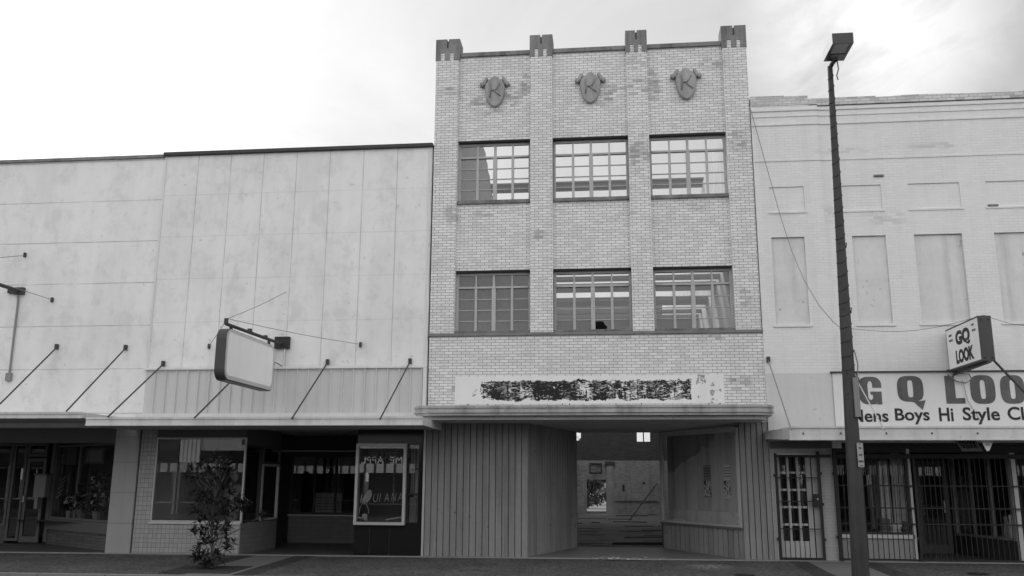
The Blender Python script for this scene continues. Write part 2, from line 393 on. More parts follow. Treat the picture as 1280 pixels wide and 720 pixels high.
for a, b in BAY:
    MB().box(a+.012, b-.012, BY-.04, .44, 10.772, 10.875).build('coping', M['cap'], B, bevel=.01)
# shields with a K
def kletter():
    pl = [[(-.115, .14), (-.085, .14), (-.085, -.17), (-.115, -.17)]]
    return pl
for cx in (-2.387, -.297, 1.752):
    out = []
    half = [(0, .365), (.05, .345), (.10, .29), (.155, .24), (.21, .19), (.225, .10), (.215, -.02), (.19, -.14), (.145, -.25), (.08, -.33), (0, -.365)]
    out = half+[(-x, z) for x, z in half[-2:0:-1]]
    cz = 9.905
    fn = lambda u, v, d, cx=cx, cz=cz: (cx+u, d, cz+v)
    mb = MB(); mb.prism(out, fn, BY-.085, BY+.01)
    o = mb.build('shield', M['shield'], B, bevel=.014)
    for sg in (-1, 1):
        e = MB(); fn2 = lambda u, v, d, cx=cx, sg=sg: (cx+sg*u, d, cz+v)
        e.prism([(.150, .315), (.205, .335), (.295, .185), (.232, .14)], fn2, BY-.095, BY+.01)
        e.prism([(.235, .185), (.305, .215), (.335, .15), (.265, .105)], fn2, BY-.125, BY+.01)
        e.build('scroll', M['shield'], o, bevel=.008)
    k = MB(); y = BY-.1
    k.tube([(cx-.1, y+.01, cz+.19), (cx-.085, y, cz+.03), (cx-.105, y+.01, cz-.15)], .014, 6)
    k.tube([(cx+.115, y+.01, cz+.19), (cx+.02, y, cz+.03), (cx-.06, y+.005, cz+.015)], .013, 6)
    k.tube([(cx-.02, y, cz+.03), (cx+.05, y, cz-.05), (cx+.13, y+.01, cz-.12)], .013, 6)
    k.build('letter', surf('worn_letter', .27, .4, 3, .9, .3, .3), o, smooth=True)
# windows
def window(a, b, z0, z1, upper, broken=False):
    yf = BY+.125
    f = MB(); W = b-a; st = .055
    zt = z1-.035; zb = z0+.012
    tb = zb+(zt-zb)*.745                                   # transom bar
    f.box(a, a+.05, yf, yf+.06, zb, zt); f.box(b-.05, b, yf, yf+.06, zb, zt)
    f.box(a+.05, b-.05, yf, yf+.06, zt-.05, zt); f.box(a+.05, b-.05, yf-.02, yf+.062, tb, tb+.04); f.box(a+.05, b-.05, yf, yf+.06, zb, zb+.045)
    cols = [a+.05, a+W*.265, a+W*.505, a+W*.75, b-.05]; hw = [0, .026, .042, .026, 0]
    for k in (1, 2, 3):
        f.box(cols[k]-hw[k], cols[k]+hw[k], yf-.015, yf+.061, zb+.045, tb); f.box(cols[k]-hw[k]*.6, cols[k]+hw[k]*.6, yf-.005, yf+.061, tb+.04, zt-.05)
    rows = [zb+.045+(tb-zb-.045)*t/4 for t in range(5)]
    for k in range(4):
        for r in (1, 2, 3): f.box(cols[k]+hw[k], cols[k+1]-hw[k+1], yf+.012, yf+.045, rows[r]-.009, rows[r]+.009)
    o = f.build('window', M['winframe'], B)
    for k in (1, 2, 3):                                    # hinge blocks at the sill
        pass
    p = MB()
    for k in range(4):
        for r in range(4):
            c0, c1, r0, r1 = cols[k]+hw[k], cols[k+1]-hw[k+1], rows[r], rows[r+1]
            if broken and k == 2 and r == 0:
                t = (r1-r0); ww = c1-c0
                p.poly([(c0+ww*.72, yf+.03, r0), (c1, yf+.03, r0), (c1, yf+.03, r1), (c0, yf+.03, r1), (c0, yf+.03, r0+t*.86), (c0+ww*.5, yf+.03, r0+t*.86), (c0+ww*.62, yf+.03, r0+t*.5), (c0+ww*.74, yf+.03, r0+t*.42)])
                continue
            j = random.uniform(-.004, .004)
            p.poly([(c0, yf+.03+j, r0), (c1, yf+.03-j, r0), (c1, yf+.03-j*.5, r1), (c0, yf+.03+j*.5, r1)])
        p.poly([(cols[k], yf+.03, tb+.02), (cols[k+1], yf+.03, tb+.02), (cols[k+1], yf+.03, zt-.03), (cols[k], yf+.03, zt-.03)])
    p.build('pane', G_UP if upper else G_MID, o, weld=False)
    MB().box(a+.004, b-.004, BY+.03, .30, z1-.034, z1-.002).build('lintel', M['lintel'], o)
    if upper: MB().box(a-.012, b+.012, BY-.045, BY+.12, z0-.075, z0+.008).build('sill', M['sill'], o, bevel=.01)
    else: MB().box(a+.003, b-.003, -.005, BY+.12, z0+.004, z0+.05).build('sill', M['sill'], o, bevel=.008)
for k, (a, b) in enumerate(BAY):
    window(a+.003, b-.003, UP[0], UP[1], True); window(a+.003, b-.003, LO[0], LO[1], False, k == 1)
# sign ground painted on the brick, old lettering blotted out
def scribble():
    m, nt, b = base('blotted_lettering')
    sep = node(nt, 'ShaderNodeSeparateXYZ', {0: coords(nt)})
    x, z = sep.outputs[0], sep.outputs[2]
    col = weather(nt, .8, .07, 1.6, .05)
    ed = mth(nt, 'MULTIPLY', mth(nt, 'SUBTRACT', noise(nt, 4, 6, rough=.75), .5), .30)
    xx = mth(nt, 'ADD', x, ed); zz = mth(nt, 'ADD', z, ed)
    def inside(v, lo, hi): return mth(nt, 'MULTIPLY', mth(nt, 'GREATER_THAN', v, lo), mth(nt, 'LESS_THAN', v, hi))
    x0, x1 = (-2.60)*S, (1.62)*S
    zc = mth(nt, 'ADD', mth(nt, 'MULTIPLY', x, -.004), 0.0)
    sag = mth(nt, 'MULTIPLY', ramp(nt, x, x0+.2, x0+1.9), 1.0)
    inn = mth(nt, 'MULTIPLY', inside(xx, x0, x1), inside(zz, 3.155*S, 3.535*S))
    n1 = noise(nt, 13.0, 6, (.45, 1, 1.5), .75, 1.5); n2 = noise(nt, 4.0, 4, (1, 1, .5), .6)
    n3 = noise(nt, 1.1, 3)
    ink = ramp(nt, mth(nt, 'SUBTRACT', mth(nt, 'ADD', n1, mth(nt, 'MULTIPLY', mth(nt, 'SUBTRACT', n2, .5), .5)), mth(nt, 'SUBTRACT', .625, mth(nt, 'MULTIPLY', n3, .33))), -.03, .03)
    bar = mth(nt, 'GREATER_THAN', noise(nt, 6.5, 2, (1.6, 1, .12), .5), .55)
    ink = mth(nt, 'MAXIMUM', mth(nt, 'MULTIPLY', ink, 1.0), mth(nt, 'MULTIPLY', bar, mth(nt, 'GREATER_THAN', n1, .44)))
    grey = mth(nt, 'GREATER_THAN', noise(nt, 2.6, 4), .53)
    v = mixf(nt, mth(nt, 'MULTIPLY', inn, grey), col, .33)
    v = mixf(nt, mth(nt, 'MULTIPLY', inn, ink), v, .018)
    # flaked places either side
    px0 = (2.05)*S
    fl = mth(nt, 'MULTIPLY', mth(nt, 'GREATER_THAN', noise(nt, 3.6, 5, rough=.65), .565), mth(nt, 'MAXIMUM', inside(x, (1.66)*S, (2.2)*S), inside(x, (-2.78)*S, (-2.66)*S)))
    v = mixf(nt, fl, v, .33)
    sm = ramp(nt, noise(nt, 14, 3), .70, .75); v = mth(nt, 'MULTIPLY', v, mth(nt, 'SUBTRACT', 1.0, mth(nt, 'MULTIPLY', sm, .3)))
    finish(nt, b, v, .75); return m
MB().box(-3.146, 2.255, -.006, .002, 3.075, 3.635).build('painted_sign', scribble(), B)
# canopy
def canopy_path(x0, x1, yf, r, n=7):
    pts = [(x0, 0.0)]
    for k in range(n+1):
        a = math.pi+math.pi/2*k/n; pts.append((x0+r+r*math.cos(a), yf+r+r*math.sin(a)))
    for k in range(n+1):
        a = 1.5*math.pi+math.pi/2*k/n; pts.append((x1-r+r*math.cos(a), yf+r+r*math.sin(a)))
    pts.append((x1, 0.0)); return pts
def offset_path(x0, x1, yf, r, o): return canopy_path(x0+o, x1-o, yf+o, max(r-o, .03))
CX0, CX1, CYF = -3.80, 3.05, -1.2
prof = [(.02, 2.955), (0, 2.95), (0, 2.905), (.022, 2.9), (.022, 2.862), (0, 2.857), (0, 2.815), (.03, 2.81), (.03, 2.765), (.16, 2.76)]
cm = MB(); rings = []
for o, z in prof:
    i = len(cm.v); pts = offset_path(CX0, CX1, CYF, .42, o); cm.v += [(x, y, z) for x, y in pts]; rings.append((i, len(pts)))
for (i, n), (j, _) in zip(rings[:-1], rings[1:]):
    for k in range(n-1): cm.f.append((i+k, i+k+1, j+k+1, j+k))
cm.f.append(tuple(rings[0][0]+k for k in range(rings[0][1])))
can = cm.build('canopy', M['canopy'], B)
inner = offset_path(CX0, CX1, CYF, .42, .16)
MB().prism(inner, lambda u, v, d: (u, v, d), 2.69, 2.758).build('soffit', M['soffit'], can)
for px in (585, 610, 703, 712, 770, 802, 886, 900):
    x = FY(px, 505, -.6)[0]; MB().box(x-.008, x+.008, -.62, -.60, 2.95, 3.03).build('drip_bracket', M['rust'], can)
# ground floor: ribbed siding
VB = 2.2                                    # depth of the vestibule
def boards(P, u0, u1, z0, z1, n, name, parent, mat=None, back=True):
    mb = MB(); wd = (u1-u0)/n
    if back: mb2 = MB().pbox(P, u0, u1, z0, z1, .025, .06)
    for k in range(n): mb.pbox(P, u0+wd*k+.007, u0+wd*(k+1)-.007, z0, z1, 0, .03)
    o = mb.build(name, mat or M['siding'], parent, bevel=.004)
    if back: mb2.build('backing', M['siding_back'], o)
    return o
z0 = gz(-2.5)+.02
boards(seg((-3.72, 0), (-1.643, 0)), 0, 2.077, z0, 2.70, 16, 'siding', B)
SL = seg((-1.643, .002), (-.755, VB)); boards(SL, 0, SL.len, z0, 2.70, 19, 'siding', B)
MB().box(-3.765, -3.722, -.02, .04, z0, 2.69).build('edge_trim', M['alu'], B)
boards(seg((2.50, 0), (3.06, 0)), 0, .56, gz(3)+.02, 2.70, 5, 'siding', B)
# right splay: display window over ribbed bulkhead
SR = seg((1.085, VB), (2.50, .002)); L = SR.len
boards(SR, .02, L, .1, .655, 17, 'siding', B)
sh = MB().pbox(SR, 0, L-.01, .66, .70, -.04, .35).build('display_shelf', M['header'], B)
fr = MB(); fr.pbox(SR, .0, .045, .7, 2.6, -.02, .05); fr.pbox(SR, L-.10, L-.03, .7, 2.6, -.02, .05); fr.pbox(SR, .045, L-.10, .70, .735, -.02, .05); fr.pbox(SR, .045, L-.10, 2.52, 2.62, -.02, .05)
dw = fr.build('display_window', M['alu'], B)
MB().pquad(SR, .045, L-.10, .735, 2.52, .02).build('pane', G_DISP, dw, weld=False)
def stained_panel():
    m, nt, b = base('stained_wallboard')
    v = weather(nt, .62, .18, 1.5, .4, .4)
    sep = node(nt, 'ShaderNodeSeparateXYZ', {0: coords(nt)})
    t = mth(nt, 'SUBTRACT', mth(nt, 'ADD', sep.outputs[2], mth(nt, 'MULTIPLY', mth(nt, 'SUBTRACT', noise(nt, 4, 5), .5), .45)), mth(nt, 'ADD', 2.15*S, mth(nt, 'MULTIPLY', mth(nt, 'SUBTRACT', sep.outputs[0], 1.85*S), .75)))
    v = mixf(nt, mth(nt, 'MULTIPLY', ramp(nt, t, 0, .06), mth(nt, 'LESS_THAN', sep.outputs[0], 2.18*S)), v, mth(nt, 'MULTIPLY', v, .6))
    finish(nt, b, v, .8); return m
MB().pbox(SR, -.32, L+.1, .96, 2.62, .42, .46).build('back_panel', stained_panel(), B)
MB().pbox(SR, -.25, L+.1, .1, .958, .36, .40).build('display_base', M['plywood'], B)
def poster_mat():
    m, nt, b = base('printed_notice')
    v = mixf(nt, mth(nt, 'GREATER_THAN', noise(nt, 22, 2, (1, 1, .6)), .52), .7, .03)
    finish(nt, b, v, .7); return m
PM = poster_mat()
for k, (px0, px1, lab) in enumerate(((880, 888.5, 'narrow faded paper notice left of its twin in the empty shop window'), (905, 913.5, 'narrow paper notice with pale ruled top beside the empty window right frame'))):
    d = .41
    def u_at(px):
        best = min((abs(FYproj(SR(u/400*L, 1.6, d))-px), u/400*L) for u in range(400)); return best[1]
    def FYproj(p):
        q = Vector(p)-CAM; return 640+FPX*q.dot(AX)/q.dot(AZ)
    u0, u1 = u_at(px0), u_at(px1)
    t = thing('paper_notice', lab, 'notice', SR(u0, 1.2, d), 'paper notices in the empty shop window')
    MB().pbox(SR, u0, u1, 1.235, 1.90, d-.006, d).build('sheet', M['board'] if k == 0 else M['paper'], t)
    MB().pbox(SR, u0+.004, u1-.004, 1.26, 1.58, d-.010, d-.0065).build('printed_picture', PM, t)
    ln = MB()
    for q in range(4): ln.pbox(SR, u0+.01, u1-.01, 1.66+q*.055, 1.675+q*.055, d-.010, d-.0065)
    ln.build('text_line', M['darkletter'], t)
# scrap left on the display shelf
t = thing('paper_scrap', 'crumpled pale paper lying on the shelf of the empty shop window', 'paper', SR(.33, .97, .2))
mb = MB(); c = Vector(SR(.36, .70, .16))
for k in range(7):
    a = k/7*6.283; mb.poly([c+Vector((0, 0, .09)), c+Vector((.17*math.cos(a), .07*math.sin(a), .01+.03*(k % 2))), c+Vector((.17*math.cos(a+.9), .07*math.sin(a+.9), .01+.03*((k+1) % 2)))])
mb.build('sheet', M['paper'], t)
# vestibule floor and ceiling, interior
vf = MB(); vf.poly([(-1.66, 0, gz(-1.6)+.02), (2.56, 0, gz(2.5)+.02), (1.30, VB+.1, .155), (-.86, VB+.1, .15)])
vf.build('vestibule_floor', M['floor_tile'], B)
MB().poly([(-3.4, .01, 2.688), (2.8, .01, 2.688), (2.8, VB+.2, 2.625), (-3.4, VB+.2, 2.625)]).build('vestibule_ceiling', M['soffit'], B)
j = MB(); j.box(-.80, -.755, VB, VB+.08, .1, 2.62); j.box(1.08, 1.125, VB, VB+.08, .1, 2.62)
j.build('door_jamb', M['dark'], B); MB().box(-.775, -.762, VB-.02, VB, .14, 2.6).build('jamb_strip', M['alu'], B)
MB().box(-.86, 1.2, VB+.1, VB+.2, .0, .148).build('door_step', M['dark'], B)
LW = [(.42, -.2), (30, -.2), (30, 9.7), (20, 9.85), (12, 9.7), (8.6, 9.72), (8.6, 9.8), (7.5, 9.8), (7.45, 9.95), (7.2, 9.95), (7.18, 10.05), (7.0, 10.06), (6.98, 10.18), (6.8, 10.2), (6.78, 10.33), (6.3, 10.36), (6.28, 10.52), (5.9, 10.55), (5.85, 10.70), (5.3, 10.70), (5.2, 10.64), (3.5, 10.68), (.42, 10.76)]
MB().prism(LW, lambda u, v, d: (d, u, v), -3.70, -3.40).build('side_wall', M['inner_left'], B)
RW = [(.42, -.2), (30, -.2), (30, 9.8), (14, 9.9), (7.7, 10.0), (7.66, 9.93), (7.3, 9.93), (7.28, 10.06), (6.7, 10.07), (5, 10.18), (4.96, 10.1), (4.7, 10.1), (4.68, 10.2), (3.98, 10.25), (2.6, 10.5), (.42, 10.76)]
MB().prism(RW, lambda u, v, d: (d, u, v), 2.80, 3.04).build('side_wall', M['inner_right'], B)
rw = MB(); rw.wall(-3.4, 2.8, 2.56, 10.55, 28.0, 28.3, [(-2.4, -1.5, 3.55, 4.9), (1.33, 1.64, 3.5, 4.9), (1.69, 2.0, 3.5, 4.9), (-2.6, -1.7, 6.4, 7.9), (-.6, .3, 6.4, 7.9), (1.2, 2.1, 6.4, 7.9)])
rw.build('rear_wall', M['dark_brick'], B)
MB().wall(-3.4, 2.8, -.2, 2.557, 27.97, 28.3, [(-1.243, -.27, -.2, 1.62), (-1.08, -.45, 1.92, 2.42)]).build('rear_lower_wall', M['old_brick'], B)
MB().box(-.22, .12, 27.85, 27.97, -.05, 2.3).build('rear_pier', surf('grubby_pier', .42, .25, 2, .9, .3, .3), B)
MB().box(-.3, .2, 27.82, 27.96, 2.31, 2.5).build('rear_pier_cap', M['dark_brick'], B)
fw = MB(); fw.box(-1.08, -1.03, 27.93, 28, 1.92, 2.42); fw.box(-.5, -.45, 27.93, 28, 1.92, 2.42); fw.box(-1.03, -.5, 27.93, 28, 1.92, 1.96); fw.box(-1.03, -.5, 27.93, 28, 2.38, 2.42)
hw_ = fw.build('rear_hatch', M['dark'], B); MB().box(-1.03, -.5, 28.05, 28.1, 1.96, 2.38).build('hatch_board', M['old_brick'], hw_)
MB().box(.55, .66, 27.95, 27.97, 1.05, 1.35).build('wall_socket_hole', M['dark'], B); MB().box(1.55, 1.68, 27.95, 27.97, 1.4, 1.5).build('wall_socket_hole', M['dark'], B)
MB().box(.2, 2.3, 27.90, 27.97, .55, .59).build('chair_rail', M['timber'], B)
fl = MB(); fl.poly([(-3.4, VB+.2, -.02), (2.8, VB+.2, -.02), (2.8, 28, -.06), (-3.4, 28, -.06)])
fl.build('ruined_floor', surf('ruined_floor_boards', .2, .5, 1.0, .95, 0, .6, .6), B)
rub = MB(); random.seed(3)
for k in range(26):
    x, y = random.uniform(-3.2, 2.6), random.uniform(5, 27); l, h = random.uniform(.3, 1.4), random.uniform(.0, .025); a = random.uniform(-.22, .22)
    P = seg((x, y), (x+math.cos(a), y+math.sin(a))); rub.pbox(P, 0, l, -.05, -.025+h, 0, random.uniform(.04, .16))
tag(rub.build('rubble', M['timber']), kind='stuff')
tag(rub and bpy.data.objects['rubble'], 'broken boards and rubble strewn over the floor of the roofless building', 'rubble')
# upper floor remains: deck slabs and one roof beam; the lower slab is added
ZD0, ZD1 = 6.56, 6.64
gaps = []
for ya, yb in ((343.5, 345.2), (352.3, 354.3), (365.6, 372.8), (383.2, 388.2), (393.6, 394.6)):
    smax, smin = slope(740, ya), slope(740, yb)
    gaps.append(((ZD0-CAM.z)/smax-18, (ZD1-CAM.z)/smin-18))
edges = [.5]+[v for g in gaps for v in g]+[16.0]
dk = MB().box(-3.4, -1.70, .5, 16, ZD0-.02, ZD1-.001)
for k in range(0, len(edges), 2): dk.box(-1.70, 2.8, edges[k], edges[k+1], ZD0, ZD1)
dk.build('floor_or_shade_slab', M['timber'], B)
MB().box(-3.4, 2.8, .5, 5, 3.72, 3.85).build('floor_or_shade_slab', M['timber'], B)  # unseen slab, added to darken the space behind the storefront
bm_ = MB(); za = 18+7.3
zb0, zb1 = CAM.z+slope(740, 236.5)*za, CAM.z+slope(740, 227.8)*za
bm_.box(-3.5, 2.9, 7.26, 7.34, zb0+.04, zb1-.04); bm_.box(-3.5, 2.9, 7.15, 7.45, zb0, zb0+.04); bm_.box(-3.5, 2.9, 7.15, 7.45, zb1-.04, zb1)
bm_.build('roof_beam', M['header'], B)
# timbers inside
t = thing('leaning_timber', 'thin dark pole leaning against the back wall of the roofless building', 'pole', (1.0, 22, -.03))
MB().tube([(.72, 20.5, -.04), (2.25, 27.8, 1.42)], .03, 6).build('pole', M['dark'], t)
t = thing('fallen_timber', 'long dark beam lying across the floor just inside the open doorway', 'beam', (.6, 6.0, -.02))
MB().hexa([(.0, 5.6, -.03), (2.6, 5.9, -.03), (2.6, 6.0, -.03), (0, 5.7, -.03), (.0, 5.6, .03), (2.6, 5.9, .05), (2.6, 6.0, .05), (0, 5.7, .03)]).build('beam', M['dark'], t)
tr = MB(); random.seed(11)
for k in range(40):
    x, y = random.gauss(.0, .16) if k < 30 else random.uniform(-.2, 1.0), random.uniform(-.3, .12); a = random.uniform(0, 6.28); l = random.uniform(.02, .06)
    c = Vector((x, y, gz(x, min(y, 0))+.026)); tr.poly([c+Vector((l*math.cos(a), l*math.sin(a), .004)), c+Vector((l*math.cos(a+1.7), l*math.sin(a+1.7), .012)), c+Vector((l*math.cos(a+3.2), l*math.sin(a+3.2), .004)), c+Vector((l*math.cos(a+4.6), l*math.sin(a+4.6), .01))])
tag(tr.build('litter', M['paper'], weld=False), 'scraps of pale litter on the tiled doorstep of the roofless building', 'litter', kind='stuff')

# ================================================================== LEFT: two clad buildings with shops
def shell(parent, x0, x1, ztop, wallm, zbot=2.5, depth=26):
    """side, back walls and roof behind a facade"""
    m = MB(); m.box(x0, x0+.25, .25, depth, -.2, ztop-.25); m.box(x1-.25, x1, .25, depth, -.2, ztop-.25); m.box(x0+.25, x1-.25, depth-.25, depth, -.2, ztop-.25)
    m.build('outer_wall', wallm, parent)
    MB().box(x0+.25, x1-.25, .25, depth-.25, ztop-.75, ztop-.5).build('roof', M['roof'], parent)
def room(parent, x0, x1, y0, y1, z0, z1, name='shop_room', right=True):
    m = MB(); m.box(x0, x1, y1, y1+.05, z0, z1); m.box(x0-.05, x0, y0, y1, z0, z1); (m.box(x1, x1+.05, y0, y1, z0, z1) if right else None); m.box(x0, x1, y0, y1, z1, z1+.05); m.box(x0, x1, y0, y1, z0-.06, z0-.03)
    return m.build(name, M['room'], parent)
XM = -9.83
A1 = thing('stucco_building', 'wide pale stucco building with faint horizontal seams over a recessed gift shop', 'building', (-13, 0, 0))
fz = 8.62
MB().box(-21, XM-.004, 0, .25, 2.62, fz).build('front_wall', M['stucco'], A1)
MB().box(-21, XM-.004, -.05, .3, fz+.002, fz+.07).build('coping', M['cap'], A1)
MB().box(-21, XM-.03, -.012, -.001, 2.70, 2.80).build('flashing', M['trim'], A1)
shell(A1, -21, XM-.01, fz, M['opp_wall'])
A2 = thing('panel_clad_building', 'pale building clad in tall vertical panels with a fluted band above its canopy', 'building', (-6.8, 0, 0))
f2 = 8.64
MB().box(XM, -3.735, -.02, .25, 2.62, f2).build('front_wall', M['cladding'], A2)
MB().box(XM-.03, -3.72, -.09, .3, f2+.002, f2+.085).build('coping', M['rust'], A2, bevel=.008)
for x in (XM+.02, -3.80): MB().box(x-.02, x+.02, -.035, -.021, 3.9, f2-.001).build('edge_batten', M['trim'], A2)
shell(A2, XM+.01, -3.75, f2, M['opp_wall'])
# fluted band
n = 25; x0, x1 = -9.80, -3.80; wd = (x1-x0)/n
cb = MB()
for k in range(n):
    a = x0+wd*k
    cb.poly([(a, -.06, 2.90), (a+wd*.80, -.06, 2.90), (a+wd*.80, -.06, 3.815), (a, -.06, 3.815)])
    cb.poly([(a+wd*.80, -.06, 2.90), (a+wd*.86, -.10, 2.90), (a+wd*.86, -.10, 3.815), (a+wd*.80, -.06, 3.815)])
    cb.poly([(a+wd*.86, -.10, 2.90), (a+wd*.94, -.10, 2.90), (a+wd*.94, -.10, 3.815), (a+wd*.86, -.10, 3.815)])
    cb.poly([(a+wd*.94, -.10, 2.90), (a+wd, -.06, 2.90), (a+wd, -.06, 3.815), (a+wd*.94, -.10, 3.815)])
cb.box(x0, x1, -.058, -.021, 2.905, 3.81)
bd = cb.build('fluted_band', M['corr'], A2)
tb = MB(); tb.box(x0-.05, x1+.07, -.125, -.02, 3.817, 3.865); tb.box(x1+.005, x1+.07, -.12, -.02, 2.86, 3.815); tb.box(x0-.1, x1+.05, -.16, -.02, 2.80, 2.895)
tb.build('band_trim', M['trim'], bd)
# canopies over the pavement
CF = -1.9
def flat_canopy(parent, pl, pr, zt, zb, mat, right_return=0.0):
    xl, xr = pl, pr
    m = MB(); m.box(xl, xr, CF, CF+.05, zb, zt); m.box(xl, xl+.04, CF+.05, -.03, zb, zt); m.box(xr-.04, xr, CF+.05, -.03, zb, zt)
    m.box(xl, xr, CF-.015, CF-.001, zt-.03, zt+.012); m.box(xl, xr, CF-.012, CF-.001, zb-.006, zb+.022)
    o = m.build('canopy', mat, parent)
    MB().box(xl+.04, xr-.04, CF+.05, -.03, zt-.07, zt-.02).build('canopy_deck', M['fascia'], o)
    MB().box(xl+.04, xr-.04, CF+.05, -.03, zb+.02, zb+.05).build('soffit', M['soffit'], o)
    return o
xl2, zt2 = FY(108, 519.5, CF); _, zb2 = FY(108, 530, CF); zt2b = FY(520, 524, CF)[1]; zb2b = FY(520, 533, CF)[1]
c2 = flat_canopy(A2, xl2, -3.40, (zt2+zt2b)/2, (zb2+zb2b)/2, M['fascia2'])
xr1, zt1 = FY(103, 515.5, CF); zb1 = FY(60, 522.5, CF)[1]
c1 = flat_canopy(A1, -20, xr1, zt1, zb1, M['fascia'])
def rod(parent, pw, pe, wallY=0.0, r=.016, mt='rust'):
    w = FY(*pw, wallY); e = FX(*pe, w[0])
    m = MB(); m.tube([(w[0], wallY-.02, w[1]), tuple(e)], r, 6)
    o = m.build('hanger_rod', M[mt], parent); MB().box(w[0]-.03, w[0]+.03, wallY-.07, wallY-.002, w[1]-.05, w[1]+.06).build('wall_plate', M['rust'], o)
for a, b in (((205, 455), (135, 521)), ((410, 453), (365, 523)), ((513, 452), (475, 524))): rod(c2, a, b, -.022)
# the rod behind the blank sign, its wall plate hidden
for a, b in (((311, 455), (243, 522.5)),): rod(c2, a, b, -.022)
for a, b in (((158, 435), (83, 514)), ((72, 434), (0, 505)), ((-12, 434), (-84, 500))): rod(c1, a, b)
# small anchors left in the walls
def anchor(parent, px, py, Y=0.0):
    x, z = FY(px, py, Y); MB().box(x-.022, x+.022, Y-.05, Y-.001, z-.05, z+.05).build('wall_anchor', M['rust'], parent)
for p in ((262, 433), (451, 431)): anchor(A2, *p, -.02)
for p in ((32, 319), (66, 375)): anchor(A1, *p)
# ---- shop of the panel clad building
zf = gz(-7)
def bulk(P, u0, u1, z0, z1, mat, parent, d0=0, d1=.1): return MB().pbox(P, u0, u1, z0, z1, d0, d1).build('bulkhead', mat, parent)
def shopwin(P, u0, u1, z0, z1, parent, bars=(), name='shop_window', fm='alu', w=.035, gl=None):
    m = MB(); m.pbox(P, u0, u0+w, z0, z1, -.012, .05); m.pbox(P, u1-w, u1, z0, z1, -.012, .05); m.pbox(P, u0+w, u1-w, z0, z0+w, -.012, .05); m.pbox(P, u0+w, u1-w, z1-w, z1, -.012, .05)
    for q in bars: m.pbox(P, q-w/2, q+w/2, z0+w, z1-w, -.008, .045)
    o = m.build(name, M[fm], parent); MB().pquad(P, u0+w, u1-w, z0+w, z1-w, .02).build('pane', gl or G_SHOP, o, weld=False); return o
tp = MB(); tp.box(-9.80, -9.46, 0, .12, gz(-9.6)+.01, 2.62); tp.box(-9.458, -7.52, 0, .12, gz(-8.4)+.01, .655)
tp.build('tiled_front', M['tile'], A2)
MB().box(-9.458, -7.52, .004, .12, 2.405, 2.62).build('window_header', M['header'], A2)
MB().box(-9.47, -7.52, -.03, .12, .657, .69).build('window_sill', M['pale_alu'], A2)
F0 = seg((-9.458, 0), (-7.50, 0)); shopwin(F0, 0, F0.len, .692, 2.403, A2)
RT = seg((-7.515, .01), (-7.36, 1.6))
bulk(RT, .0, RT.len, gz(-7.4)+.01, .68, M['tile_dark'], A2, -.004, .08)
MB().pbox(RT, .0, RT.len, 2.25, 2.6, 0, .1).build('window_header', M['header'], A2)
shopwin(RT, .02, RT.len*.46, .70, 2.24, A2, fm='dark'); shopwin(RT, RT.len*.5, RT.len, .70, 1.88, A2, fm='alu', w=.045); shopwin(RT, RT.len*.5, RT.len, 1.89, 2.24, A2, fm='header', w=.03)
YB = 3.2
BK = seg((FY(361, 640, YB)[0], YB), (-5.0, YB)); xb0 = FY(361, 640, YB)[0]; ub = FY(438, 640, YB)[0]-xb0
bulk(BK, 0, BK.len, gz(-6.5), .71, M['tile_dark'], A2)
MB().pbox(BK, -.02, BK.len, .712, .74, -.03, .1).build('window_sill', M['alu'], A2)
shopwin(BK, 0, BK.len, .742, 2.13, A2, bars=(ub*.40, ub*.74), fm='dark', w=.05)
MB().pbox(BK, -.5, BK.len, 2.14, 2.62, 0, .1).build('window_header', M['dark'], A2)
MB().pbox(BK, -.5, BK.len, 2.22, 2.24, -.02, -.001).build('header_trim', M['alu'], A2)
MB().box(-5.16, -5.10, .12, YB, 0, 2.6).build('recess_wall', M['dark'], A2)
MB().box(-9.7, -3.75, .02, YB+.3, 2.6, 2.618).build('recess_ceiling', M['soffit'], A2)
strip_ = MB(); strip_.poly([(-7.6, 0, gz(-7.6)+.012), (-5.1, 0, gz(-5.1)+.012), (-5.1, YB+.6, gz(-5.1)+.03), (-8.4, YB+.6, gz(-8.4)+.03)]); strip_.build('recess_floor', M['floor'], A2)
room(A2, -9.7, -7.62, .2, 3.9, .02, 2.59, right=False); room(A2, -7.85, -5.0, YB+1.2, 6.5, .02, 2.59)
# goods behind these windows
def stand(name, label, cat, x, y, z, f, group=None):
    t = thing(name, label, cat, (x, y, z), group); f(t, x, y, z); return t
def body_form(mat):
    def f(t, x, y, z):
        m = MB(); pts = [(0, .02), (.11, .02), (.10, .1), (.16, .35), (.14, .5), (.19, .72), (.16, .83), (.05, .88), (.045, .95), (.085, 1.03), (.07, 1.14), (0, 1.18)]
        n = 12; rings = []
        for r, h in pts:
            rings.append(len(m.v)); m.v += [(x+r*1.15*math.cos(6.283*q/n), y+r*.7*math.sin(6.283*q/n), z+h) for q in range(n)]
        for a, b in zip(rings[:-1], rings[1:]):
            for q in range(n): m.f.append((a+q, a+(q+1) % n, b+(q+1) % n, b+q))
        m.build('torso', mat, t, smooth=True)
        MB().tube([(x, y, z), (x, y, z+.1)], .03, 8).build('stand', M['dark'], t)
    return f
def easel(mat, w, h):
    def f(t, x, y, z):
        MB().box(x, x+w, y, y+.03, z, z+h).build('board', mat, t)
        MB().tube([(x+.1, y+.35, z), (x+w/2, y+.04, z+h*.8)], .015, 6).build('strut', M['dark'], t)
        m = MB()
        for q in range(6): m.box(x+.08, x+w-.08, y-.004, y-.001, z+h-.12-.07*q, z+h-.10-.07*q)
        m.build('ruled_line', M['header'], t)
    return f
ex, ey = FY(391, 650, YB+.25)[0], FY(426, 650, YB+.25)[0]
